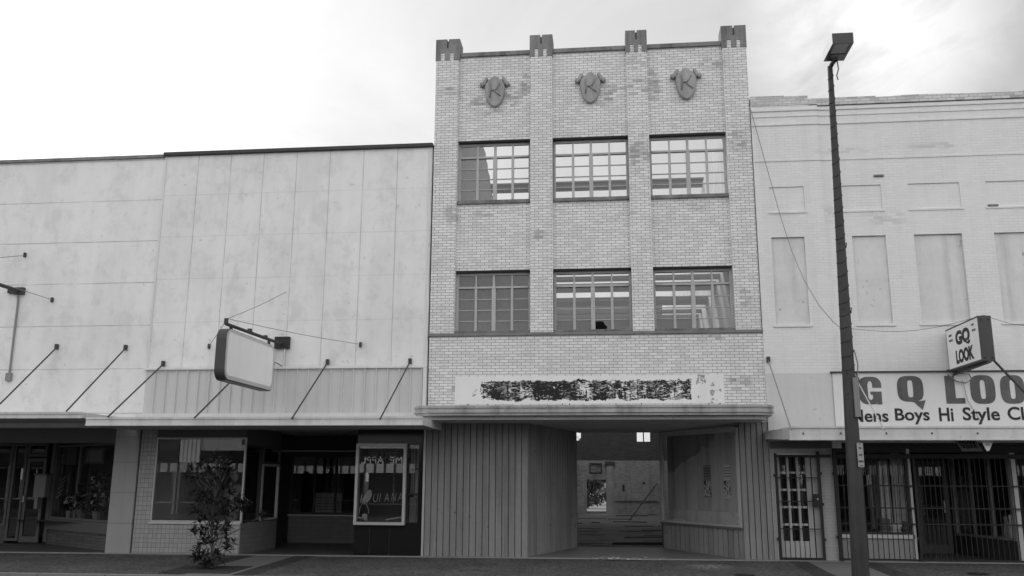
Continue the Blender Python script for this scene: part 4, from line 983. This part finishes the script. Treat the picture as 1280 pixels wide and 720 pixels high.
for sgn, xf in ((-1, SX0+.002), (1, SX1-.002)):
    f = MB().box(min(xf, xf+sgn*.004), max(xf, xf+sgn*.004), SY0+fr, SY1-fr, SZ0+fr, SZ1-fr).build('face', M['signface'], T)
    WY, WZ = SY1-SY0, SZ1-SZ0; xx = xf+sgn*.005
    def fn(u0, v0, shift=0.0):
        if sgn < 0: return lambda u, v, d: (xx-.003*d, SY1-u0*WY-u, SZ0+v0*WZ+v)
        return lambda u, v, d: (xx+.003*d, SY0+u0*WY+u, SZ0+v0*WZ+v)
    def put(txt, u0, u1, v0, v1, fat, mat='ink'):
        mm = MB(); text_mesh(mm, txt, fn(u0, v0), (u1-u0)*WY, (v1-v0)*WZ, 1, 0, fat); mm.build('lettering', M[mat], f)
    put('GQ', .30, .735, .47, .86, .055); put('LOOK', .265, .80, .10, .42, .055)
    put('MEN', .10, .19, .79, .84, .03); put('BOYS', .10, .21, .67, .72, .03); put('HI', .80, .87, .83, .88, .03); put('STYLE', .81, .91, .70, .75, .03)
m = MB(); m.tube([(6.61, -.02, 3.60), (6.61, -1.75, 3.635)], .03, 8); m.build('support_arm', M['signdark'], T); MB().box(6.5, 6.72, -.06, -.002, 3.5, 3.7).build('wall_bracket', M['signdark'], T)
br_ = FY(1285, 495, -.9); MB().tube([(6.70, -1.68, 3.66), (br_[0], -.9, br_[1]), (br_[0]+.5, -.1, br_[1]-.62)], .022, 6).build('brace', M['signdark'], T)
for e in ((4.74, -.03, 4.53), (8.75, -.01, 4.66)):
    pts = [Vector((6.61, -1.68, 4.47)).lerp(Vector(e), k/10)-Vector((0, 0, .16*math.sin(math.pi*k/10))) for k in range(11)]
    MB().tube(pts, .005, 5).build('guy_wire', M['wire'], T)
m = MB(); pts = [(6.5-.03+.0, -.1, 3.60), (6.62, -.12, 3.46), (6.78, -.13, 3.43), (6.9, -.13, 3.50), (6.86, -.12, 3.60), (6.7, -.1, 3.62)]; m.tube(pts, .014, 6); m.build('power_cable', M['wire'], T)
MB().tube([(6.74, -.09, 3.5), (6.8, -.085, 3.1), (7.02, -.085, 2.66)], .005, 5).build('loose_wire', M['wire'], T)
# hanging sign and pennant under that canopy
T = thing('hanging_sign', 'dark board with black lettering hanging slanted in the shade under the clothes shop canopy', 'sign', FX(1210, 552, 6.55))
hy = -.75; hx0, hz1 = FY(1193, 549, hy); hx1, hz0 = FY(1229, 564, hy)
sk = .12
fn = lambda u, v, d: (hx0+u+sk*(1-v/(hz1-hz0)), hy-d, hz0+v)
MB().prism([(0, 0), (hx1-hx0-sk, 0), (hx1-hx0-sk, hz1-hz0), (0, hz1-hz0)], fn, 0, -.03).build('board', surf('dark_sign_board', .2, .1, 4), T)
m = MB(); text_mesh(m, 'GQLOOK', lambda u, v, d: fn(u+.04, v+.03, .002+d*.003), hx1-hx0-sk-.07, hz1-hz0-.06, 1, 0, .05); m.build('lettering', M['black'], T)
for u in (.05, hx1-hx0-sk-.05): MB().tube([fn(u, hz1-hz0, -.015), (fn(u, 0, 0)[0]-sk, hy+.015, zb_+.045)], .006, 5).build('hanger', M['wire'], T)
T = thing('pennant', 'small white downward-pointing pennant hung from the clothes shop canopy edge', 'pennant', FX(1234, 548, 6.75))
py_ = -1.1
def PP(px, py): q = FY(px, py, py_); return q
pn = [PP(1224.5, 547), PP(1232.5, 562), PP(1234.5, 564), PP(1237, 563), PP(1243, 547)]
MB().prism(pn, lambda u, v, d: (u, py_+d, v), 0, .012).build('cloth', M['signface'], T)
q0 = PP(1231.5, 557); q1 = PP(1237.5, 555.5); m = MB(); text_mesh(m, 'GQ', lambda u, v, d: (q0[0]+u, py_-.001-d*.002, q0[1]+v), q1[0]-q0[0], q1[1]-q0[1], 1, 0, .04); m.build('lettering', M['ink'], T)
# blank projecting sign on the panel clad building
T = thing('blank_sign', 'blank white rounded box sign hanging from a pipe above the fluted band', 'sign', (-6.93, 0, 4.36))
SXL, SXR = -7.03, -6.825
def rrect(y0, y1, z0, z1, r, n=5):
    out = []
    for cy, cz, a0 in ((y1-r, z1-r, 0), (y0+r, z1-r, 90), (y0+r, z0+r, 180), (y1-r, z0+r, 270)):
        for k in range(n+1): a = math.radians(a0+90*k/n); out.append((cy+r*math.cos(a), cz+r*math.sin(a)))
    return out
sy0, sy1, sz0, sz1 = -2.80, -.50, 3.33, 4.22
MB().prism(rrect(sy0-.03, sy1+.03, sz0-.035, sz1+.02, .19), lambda u, v, d: (d, u, v), SXL+.012, SXR-.012).build('casing', M['signdark'], T)
for a, b in ((SXR-.019, SXR), (SXL, SXL+.019)):
    m = MB(); curve_mesh(m, [rrect(sy0-.01, sy1+.01, sz0-.01, sz1+.01, .17), rrect(sy0+.05, sy1-.05, sz0+.06, sz1-.04, .12)], lambda u, v, d: (d, u, v), b, a); m.build('rim', M['alu'], T)
MB().prism(rrect(sy0+.045, sy1-.045, sz0+.055, sz1-.035, .12), lambda u, v, d: (d, u, v), SXR-.0185, SXR-.006).build('face', M['signface'], T)
MB().prism(rrect(sy0+.045, sy1-.045, sz0+.055, sz1-.035, .12), lambda u, v, d: (d, u, v), SXL+.006, SXL+.0185).build('face', M['signface'], T)
m = MB(); m.tube([(-6.86, -.06, 4.35), (-6.86, -2.82, 4.30)], .033, 8)
for y in (-.95, -1.75): m.box(-6.895, -6.825, y-.03, y+.03, 4.31, 4.39)
m.build('support_pipe', M['rust'], T); MB().box(-7.0, -6.68, -.10, -.022, 4.25, 4.50).build('wall_bracket', M['black'], T); MB().box(-6.89, -6.83, -2.85, -2.80, 4.29, 4.40).build('pipe_cap', M['rust'], T)
for y in (-.75, -2.6): MB().box(-6.88, -6.84, y-.03, y+.03, 4.215, 4.33).build('hanger', M['rust'], T)
for e in ((-6.842, -.02, 5.481), (-5.144, -.06, 4.321), (-8.466, -.06, 4.324)):
    pts = [Vector((-6.86, -2.80, 4.40)).lerp(Vector(e), k/8)-Vector((0, 0, .03*math.sin(math.pi*k/8))) for k in range(9)]
    MB().tube(pts, .006, 5).build('guy_wire', M['wire'], T)
for x in (-6.98, -6.78): MB().tube([(x, -.06, 4.26), (x, -.06, 3.87)], .02 if x > -6.9 else .01, 6).build('conduit', M['alu'], T)
MB().tube([(-6.98, -.06, 3.92), (-7.1, -.3, 3.86), (-6.98, -.5, 3.93), (-6.86, -.25, 3.92), (-6.80, -.1, 3.87)], .012, 6).build('power_cable', M['wire'], T)
# bracket of a sign outside the picture
T = thing('sign_bracket', 'dark pipe arm and wall plate with a long conduit on the stucco wall', 'bracket', (-12.98, 0, 5.6))
bxx, bzz = FY(25, 364.5)
MB().box(bxx-.10, bxx+.13, -.09, -.002, bzz-.07, bzz+.08).build('wall_plate', M['rust'], T); MB().box(bxx-.26, bxx-.105, -.06, -.002, bzz-.04, bzz+.07).build('side_plate_or_glint', M['rust'], T)
MB().tube([(bxx+.02, -.05, bzz), (bxx, -2.6, bzz+.0)], .04, 8).build('arm', M['rust'], T)
a = FY(23.5, 370); b = FY(12.5, 470); MB().tube([(a[0], -.03, a[1]), (a[0]+.02, -.03, a[1]-.12), (b[0], -.03, b[1])], .022, 6).build('conduit', M['metalbox'], T)
MB().box(b[0]-.06, b[0]+.06, -.07, -.002, b[1]-.11, b[1]+.06).build('junction_box', M['metalbox'], T)
for e in (FY(66, 375), FY(32, 320)):
    MB().tube([(bxx, -2.5, bzz+.04), (e[0], -.05, e[1])], .007, 5).build('guy_wire', M['wire'], T)
# drooping cable on the white wall
T = thing('hanging_cable', 'thin slack cable drooping down the white brick wall to the lamp post', 'cable', (3.1, -.05, 9.2))
pts = []
for px, py, Y in ((938, 136, -.06), (948, 172, -.10), (962, 222, -.14), (976, 272, -.2), (990, 315, -.4), (1006, 352, -.8), (1024, 382, -1.4), (1042, 403, -2.0), (1054, 412, -2.42)):
    x, z = FY(px, py, Y); pts.append((x, Y, z))
MB().tube(pts, .0065, 5).build('cable', M['wire'], T)

# ================================================================== LAMP POST
T = thing('street_lamp', 'tall dark tapered lamp post with a box lantern, cable wound round it', 'street lamp', (3.95, -2.5, -.05))
LYp = -2.5
def pole_at(z): return Vector((3.965+(4.092-3.965)*z/9.0, LYp, z))
rb, rt = .138, .044
m = MB(); zs = [-.06, .0, .12, 1, 2, 3, 4, 5, 6, 7, 8, 8.95]; i0 = None; n = 16
for z in zs:
    i = len(m.v); r = rb+(rt-rb)*max(z, 0)/9.0; c = pole_at(z)
    m.v += [(c.x+r*math.cos(6.283*q/n), c.y+r*math.sin(6.283*q/n), z) for q in range(n)]
    if i0 is not None:
        for q in range(n): m.f.append((i0+q, i0+(q+1) % n, i+(q+1) % n, i+q))
    i0 = i
m.build('pole', M['pole'], T, smooth=True)
MB().prism(sup(3.965, LYp, .2, .2, 2.6, 0, 360, 20), lambda u, v, d: (u, v, d), -.06, .0).build('base_plate', M['pole'], T)
random.seed(5); pts = []
for k in range(24*10+1):
    z = 3.3+5.5*k/240+.006*math.sin(k*1.7); c = pole_at(z); r = rb+(rt-rb)*z/9+.003; a = 6.283*k/10+.5*math.sin(k*.13); pts.append((c.x+r*math.cos(a), c.y+r*math.sin(a), z+.05*math.sin(a)))
MB().tube(pts, .008, 4).build('wound_cable', M['black'], T)
for z, dz in ((3.35, .1), (3.0, .12), (4.45, .06), (5.6, .05)):
    c = pole_at(z); r = rb+(rt-rb)*z/9; MB().tube([(c.x-r*.6, LYp-r*.9, z), (c.x+r*1.1, LYp-r*.6, z+dz*.3), (c.x+r*1.15, LYp+.02, z-dz)], .009, 5).build('loose_strap', M['black'], T)
c = pole_at(2.9); MB().box(c.x+.035, c.x+.125, LYp-.135, LYp-.095, 2.62, 3.27).build('channel_plate', M['metalbox'], T)
c = pole_at(3.1); MB().tube([(c.x+.12, LYp-.08, 3.25), (c.x+.15, LYp-.07, 3.5), (c.x+.10, LYp-.09, 3.75)], .01, 5).build('loose_wire', M['wire'], T)
LX0, LX1, LY0, LY1, LZ0, LZ1 = 3.965, 4.315, -3.28, -2.60, 9.005, 9.20
m = MB(); m.wall(LX0, LX1, LY0, LY1, -LZ0, -LZ1+.03, [(LX0+.045, LX1-.045, LY0+.03, -2.86)])
m.v = [(x, z, -y) for x, y, z in m.v]
m.box(LX0, LX1, LY0, LY1, LZ1-.03, LZ1); hd = m.build('lantern', M['lamp'], T, bevel=0)
MB().box(LX0-.008, LX0-.002, LY0+.004, LY1-.004, LZ0+.004, LZ1-.004).build('side_plate_or_glint', surf('side_glint_paint', .85, .04, 3, .35, spec=.5), hd)  # pale plate added to stand for bright light on the lantern's left face
MB().box(LX0+.046, LX1-.046, LY0+.031, -2.861, LZ0+.012, LZ0+.03).build('lens', M['lens'], hd); MB().box(4.10, 4.17, -2.70, -2.66, LZ0-.006, LZ0-.0005).build('maker_plate', M['lens'], hd)
c = pole_at(8.92); MB().tube([c, c+Vector((.03, -.05, .06)), (4.15, -2.66, 9.0)], .04, 8).build('lantern_arm', M['lamp'], T); MB().tube([(4.19, -2.62, 9.0), (4.21, -2.6, 8.85), (4.18, -2.56, 8.74), (4.2, -2.55, 8.66)], .012, 5).build('loose_wire', M['wire'], T)
# parking sign on the post
T = thing('parking_sign', 'small pale upright parking sign fixed to the lamp post near head height', 'sign', (4.05, -2.68, 2.0))
ysn = LYp-.15; sxa, sza = FY(1070.8, 553.5, ysn); sxb, szb = FY(1080.8, 584, ysn); szb, sza = min(sza, szb), max(sza, szb); sxa, sxb = min(sxa, sxb), max(sxa, sxb)
def rr2(w, h, r): return [(x, z) for x, z in rrect(0, w, 0, h, r, 3)]
ws, hs = sxb-sxa, sza-szb
MB().prism(rr2(ws, hs, .02), lambda u, v, d: (sxa+u, ysn+d, szb+v), 0, .008).build('plate', surf('sign_plate', .36, .08, 4, .5), T)
for txt, v, w in (('TWO', .74, .42), ('HOUR', .46, .55), ('PARKING', .20, .82)):
    m = MB(); text_mesh(m, txt, lambda u, vv, d: (sxa+ws*(.5-w/2)+u, ysn-.001-.002*d, szb+hs*v+vv), ws*w, hs*.085, 1, 0, .02); m.build('lettering', M['ink'], T)
m = MB(); m.box(sxa+.02, sxb-.02, ysn-.003, ysn-.001, szb+hs*.94, szb+hs*.955); m.box(sxa+.02, sxb-.02, ysn-.003, ysn-.001, szb+hs*.05, szb+hs*.07); m.build('border_line', M['ink'], T)
MB().box((sxa+sxb)/2-.03, (sxa+sxb)/2+.03, ysn+.008, LYp-.08, szb+hs*.6, szb+hs*.66).build('strap', M['metalbox'], T)

# ================================================================== YOUNG TREE AND PIT
def leaf_at(mb, c, d, up, l, w):
    d = d.normalized(); s = d.cross(up)
    s = s.normalized() if s.length > 1e-3 else Vector((1, 0, 0)); n = s.cross(d)
    b0 = c; mid = c+d*l*.5; tip = c+d*l-n*l*.12
    mb.poly([b0, mid+s*w+n*w*.35, tip, mid-n*w*.1]); mb.poly([b0, mid-n*w*.1, tip, mid-s*w+n*w*.35])
random.seed(21)
TY = -2.35; tx, tz = FY(263, 716, TY)[0], gz(FY(263, 716, TY)[0], TY)
T = thing('young_tree', 'small leafy street tree in a pavement pit before the tiled shop window', 'tree', (tx, TY, tz))
tm = MB(); lf = MB()
def px3(px, py, dy=0): q = FY(px, py, TY+dy); return Vector((q[0], TY+dy, q[1]))
stem = [Vector((tx, TY, tz-.02)), px3(266, 690), px3(264, 660, .03), px3(268, 625, -.02), px3(271, 595), px3(270, 574)]
tm.tube(stem, .024, 7, .007)
clumps = []
for px, py, rx, rz, n in ((270, 580, 20, 13, 15), (250, 592, 15, 12, 9), (290, 598, 11, 12, 7), (268, 612, 24, 13, 14), (245, 622, 11, 9, 6), (287, 632, 18, 15, 12), (262, 640, 24, 14, 12), (310, 636, 8, 10, 4), (252, 660, 13, 10, 7), (278, 658, 16, 10, 8), (256, 676, 14, 8, 7), (284, 680, 9, 8, 5), (250, 690, 10, 6, 5), (274, 696, 10, 7, 5), (262, 704, 9, 5, 4), (244, 700, 7, 5, 3), (322, 646, 6, 5, 2)):
    for k in range(n):
        r, a = math.sqrt(random.random()), random.uniform(0, 6.283)
        clumps.append(px3(px+rx*r*math.cos(a), py+rz*r*math.sin(a), random.uniform(-.32, .32)*min(1, rx/18)))
for k, c in enumerate(clumps):
    j = min(range(len(stem)), key=lambda q: (stem[q]-c).length+max(0, stem[q].z-c.z+.05)*2); st = stem[max(j-1, 0)].lerp(stem[j], random.random())
    tm.tube([st, st.lerp(c, .55)+Vector((0, 0, -.03)), c], .006, 4, .003)
    ax_ = (c-st); ax_ = ax_.normalized() if ax_.length > .01 else Vector((0, 0, 1)); ax_ = (ax_+Vector((0, 0, .5))).normalized()
    e1 = ax_.orthogonal().normalized(); e2 = ax_.cross(e1); nl = random.randint(7, 11)
    for q in range(nl):
        a = q*2.4+random.random()*.6; t = random.uniform(-.1, .9); d = (e1*math.cos(a)+e2*math.sin(a))*(1-t*.6)+ax_*t
        leaf_at(lf, c-ax_*random.uniform(0, .06), d, Vector((0, 0, 1)), random.uniform(.10, .175), random.uniform(.018, .032))
tm.build('trunk', M['bark'], T, weld=False); lf.build('crown', M['leaf'], T, weld=False)
pit = MB(); px0, px1 = tx-.62, tx+.62
for i in range(8):
    a, b = px0+(px1-px0)*i/8, px0+(px1-px0)*(i+1)/8
    pit.hexa([(x, y, gz(x, y)+dz) for dz in (-.1, .012) for x, y in ((a, -3.0), (b, -3.0), (b, -1.95), (a, -1.95))])
tag(pit.build('tree_pit', M['mulch']), kind='structure')
for px, py, lab in ((931, 720.5, 'round dark utility cover set in the pavement in front of the ribbed pilaster'), (1223, 721, 'round dark utility cover set in the pavement in front of the barred shop')):
    v = ray(px, py); c = CAM+v*((.03-CAM.z)/v.z); t = thing('utility_cover', lab, 'cover', (c.x, c.y, .0), 'utility covers in the pavement')
    zc_ = gz(c.x, c.y); MB().prism(sup(c.x, c.y, .17, .17, 2, 0, 360, 20), lambda u, v_, d: (u, v_, d), zc_-.02, zc_+.012).build('lid', M['black'], t); MB().prism(sup(c.x, c.y, .05, .02, 2, 0, 360, 10), lambda u, v_, d: (u, v_, d), zc_+.0125, zc_+.018).build('lifting_eye', M['rust'], t)

# ================================================================== BEYOND THE BACK DOOR
random.seed(4)
def lot_tree(x, y, h, r, lab):
    t = thing('lot_tree', lab, 'tree', (x, y, 0), 'trees behind the building'); tr = MB(); tr.tube([(x, y, -.1), (x+.1, y, h*.3), (x, y+.1, h*.6), (x+.1, y, h*.9)], .16, 8, .05)
    for k in range(8):
        a = k*.8; z = h*(.3+.06*k); tr.tube([(x, y, z), (x+r*.7*math.cos(a), y+r*.7*math.sin(a), z+h*.16)], .05, 5, .02)
    tr.build('trunk', M['bark'], t, weld=False); lf = MB(); cs = [(Vector((x+r*.75*math.cos(k*2.4)*random.uniform(.3, 1), y+r*.75*math.sin(k*2.4)*random.uniform(.3, 1), h*random.uniform(.16, .9))), r*random.uniform(.25, .42)) for k in range(22)]
    for c, rr in cs:
        for k in range(90):
            d = Vector((random.gauss(0, 1), random.gauss(0, 1), random.gauss(0, .8))).normalized()*rr*random.uniform(.4, 1); leaf_at(lf, c+d, d+Vector((0, 0, -.3)), Vector((0, 0, 1)), .22, .05)
    lf.build('crown', M['leaf2'], t, weld=False)
lot_tree(-1.5, 35.5, 2.5, 1.15, 'dark bushy tree seen through the back doorway, at its left jamb')
lot_tree(-.1, 41, 3.4, 1.35, 'dark spreading tree farther off through the back doorway, at its right jamb')
lot_tree(-2.2, 46, 5.0, 2.4, 'dark tree standing far back in the lot beyond the back doorway')
T = thing('far_wall', 'low pale wall across the lot seen through the back doorway', 'wall', (0, 62, 0)); MB().box(-20, 14, 62, 62.4, -.3, 1.6).build('wall', M['old_brick'], T); MB().box(-20.1, 14.1, 61.9, 62.5, 1.6, 1.75).build('coping', M['cap'], T)

# ================================================================== FAR SIDE OF THE STREET (seen in the shop window reflections)
OY = -22.5
def oppo(x0, x1, h, lab, band=(2.2, 2.85), awn=True, wall='opp_wall'):
    t = thing('storefront_building', lab, 'building', ((x0+x1)/2, OY, 0)); n = max(2, int((x1-x0)/2.6)); wd = (x1-x0)/n
    MB().wall(x0, x1, band[1], h, OY-.3, OY, []).build('upper_wall', M[wall], t); MB().box(x0, x1, OY-.3, OY-.02, band[0], band[1]-.002).build('sign_band', M['opp_dark'], t)
    MB().box(x0, x1, OY-.35, OY+.05, h+.002, h+.12).build('coping', M['cap'], t)
    g = MB().wall(x0, x1, -.03, band[0]-.002, OY-.3, OY-.05, [(x0+wd*k+.18, x0+wd*(k+1)-.18, .45, 2.1) for k in range(n)]); g.build('shop_wall', M['opp_dark'], t)
    for k in range(n):
        w = MB().wall(x0+wd*k+.181, x0+wd*(k+1)-.181, .451, 2.099, OY-.2, OY-.14, [(x0+wd*k+.24, x0+wd*(k+.5)-.03, .5, 2.04), (x0+wd*(k+.5)+.03, x0+wd*(k+1)-.24, .5, 2.04)]).build('window', M['trim'], t)
        MB().box(x0+wd*k+.18, x0+wd*(k+1)-.18, OY-1.2, OY-1.15, .45, 2.1).build('window_lining', M['room'], w)
    MB().box(x0+.05, x1-.05, OY-12, OY-.35, h-.5, h-.3).build('roof', M['roof'], t); MB().box(x0+.05, x0+.3, OY-12, OY-.35, -.2, h-.55).build('side_wall', M['opp_wall'], t); MB().box(x1-.3, x1-.05, OY-12, OY-.35, -.2, h-.55).build('side_wall', M['opp_wall'], t)
    for k in range(n+1): MB().box(max(x0, x0+wd*k-.1), min(x1, x0+wd*k+.1), OY-.049, OY-.005, -.03, 2.19).build('pier', M['opp_wall'] if k % 2 else M['stone'], t)
    if awn:
        y1 = -19.9; m = MB(); m.poly([(x0, OY, 2.24), (x1, OY, 2.24), (x1, y1, 2.22), (x0, y1, 2.22)]); a = m.build('awning', M['awn_pale'], t); m1, m2 = MB(), MB(); ns = int((x1-x0)/.42)
        for k in range(ns): q0, q1 = x0+(x1-x0)*k/ns, x0+(x1-x0)*(k+1)/ns; qm = q0+(q1-q0)*.72; m1.box(q0, qm, y1-.01, y1+.01, 1.84, 2.22); m2.box(qm, q1, y1-.01, y1+.01, 1.84, 2.22)
        m1.build('valance', M['awn_pale'], a); m2.build('valance_stripe', M['awn_dark'], a)
    return t
XO = FY(223, 580, 22.45)[0]
o1 = oppo(-46, XO-.1, 6.2, 'dark brick storefront reflected in the left part of the tile-framed window', awn=False, wall='dark_brick')
o2 = oppo(XO, -14.8, 7.4, 'pale storefront with a striped awning, reflected in the tile-framed window behind the young tree')
pm = MB(); xq = FY(238, 565, 22.45)[0]
for k in range(5): pm.box(xq-.5+.2*k, xq-.5+.2*k+.15, OY+.003, OY+.12, 2.3, 7.2)
pm.build('fluted_pilaster', M['awn_pale'], o2)
ta = FY(452, 582, 22.45); tb_ = FY(503, 571.5, 22.45); tc = FY(503, 580.5, 22.45)
o3 = oppo(-14.7, -8.2, 6.0, 'striped-awning storefront with pale letters on its dark band, reflected in the display case', band=(2.2, 2.95))
m = MB(); text_mesh(m, 'ME  APPL', lambda u, v, d: (tc[0]-u, OY-.015+.02*d, ta[1]+.10+v), tc[0]-ta[0], .30, 1, 0, .0); m.build('lettering', M['awn_pale'], o3)
o4 = oppo(-8, 5.5, 6.8, 'pale storefront without an awning straight behind the viewer, faint in the upper window panes', awn=False)
o5 = oppo(5.7, 20, 6.0, 'pale storefront with a striped awning, reflected in the barred clothes shop window')

# ================================================================== LIGHT, SKY, CAMERA
SUN_AZ, SUN_EL = R(-52), R(34)             # azimuth from +Y (into the picture) towards +X: the sun stands behind the row, to the left
sd = Vector((math.sin(SUN_AZ)*math.cos(SUN_EL), math.cos(SUN_AZ)*math.cos(SUN_EL), math.sin(SUN_EL)))
L_ = bpy.data.lights.new('sun', 'SUN'); L_.energy = 1.2; L_.angle = R(11); L_.color = (1, .995, .985)
so = bpy.data.objects.new('sun', L_); COL.objects.link(so); so.rotation_euler = sd.to_track_quat('Z', 'Y').to_euler(); so.location = sd*80
W = bpy.data.worlds.new('World'); bpy.context.scene.world = W; W.use_nodes = True; nt = W.node_tree
bg = nt.nodes['Background']; sky = nt.nodes.new('ShaderNodeTexSky'); sky.sky_type = 'NISHITA'; sky.sun_disc = False
sky.sun_elevation = SUN_EL; sky.sun_rotation = SUN_AZ % (2*math.pi); sky.dust_density = 3.0; sky.air_density = 1.0
bw = node(nt, 'ShaderNodeRGBToBW', {0: sky.outputs[0]}).outputs[0]
gen = nt.nodes.new('ShaderNodeTexCoord').outputs['Generated']; sp_ = node(nt, 'ShaderNodeSeparateXYZ', {0: gen})
den = mth(nt, 'ADD', mth(nt, 'MAXIMUM', sp_.outputs[2], 0.0), .18)
cv = node(nt, 'ShaderNodeCombineXYZ', {0: mth(nt, 'DIVIDE', sp_.outputs[0], den), 1: mth(nt, 'DIVIDE', sp_.outputs[1], den), 2: .3}).outputs[0]
cl = node(nt, 'ShaderNodeTexNoise', {'Vector': cv, 'Scale': 1.1, 'Detail': 9.0, 'Roughness': .58, 'Distortion': .6}).outputs[0]
cl = ramp(nt, cl, .38, .68)
front = ramp(nt, sp_.outputs[1], .35, -.6)   # brightness added to the unseen sky behind the camera, to light the facade
mixed = mth(nt, 'ADD', mth(nt, 'MULTIPLY', bw, .62), mth(nt, 'ADD', mth(nt, 'ADD', 2.7, mth(nt, 'MULTIPLY', front, 5.6)), mth(nt, 'MULTIPLY', cl, 2.1)))
gd = ray(1092, 22).normalized(); dt = node(nt, 'ShaderNodeVectorMath', {0: gen, 1: tuple(gd)}, operation='DOT_PRODUCT').outputs['Value']
brk = mth(nt, 'MULTIPLY', ramp(nt, dt, .990, .9998), ramp(nt, node(nt, 'ShaderNodeTexNoise', {'Vector': cv, 'Scale': 2.6, 'Detail': 6.0, 'Roughness': .6, 'Distortion': .8}).outputs[0], .34, .58))
mixed = mth(nt, 'ADD', mixed, mth(nt, 'MULTIPLY', brk, 3.6))
nt.links.new(node(nt, 'ShaderNodeCombineColor', {0: mixed, 1: mixed, 2: mixed}).outputs[0], bg.inputs[0]); bg.inputs[1].default_value = .12
cam = bpy.data.cameras.new('camera'); co = bpy.data.objects.new('camera', cam); COL.objects.link(co)
mt = Matrix((AX, -AY, -AZ)).transposed().to_4x4(); mt.translation = CAM*S; co.matrix_world = mt
cam.sensor_fit = 'HORIZONTAL'; cam.sensor_width = 36; cam.lens = 36*FPX/1280; cam.clip_start = .1; cam.clip_end = 3000
sc = bpy.context.scene; sc.camera = co
sc.render.resolution_x, sc.render.resolution_y = 1024, 576
vs = sc.view_settings; vs.view_transform = 'Standard'; vs.look = 'None'; vs.gamma = 1; vs.exposure = 0.0; vs.use_curve_mapping = False
sc.cycles.max_bounces = 8; sc.cycles.diffuse_bounces = 4; sc.cycles.glossy_bounces = 3; sc.cycles.transparent_max_bounces = 12; sc.cycles.use_denoising = True
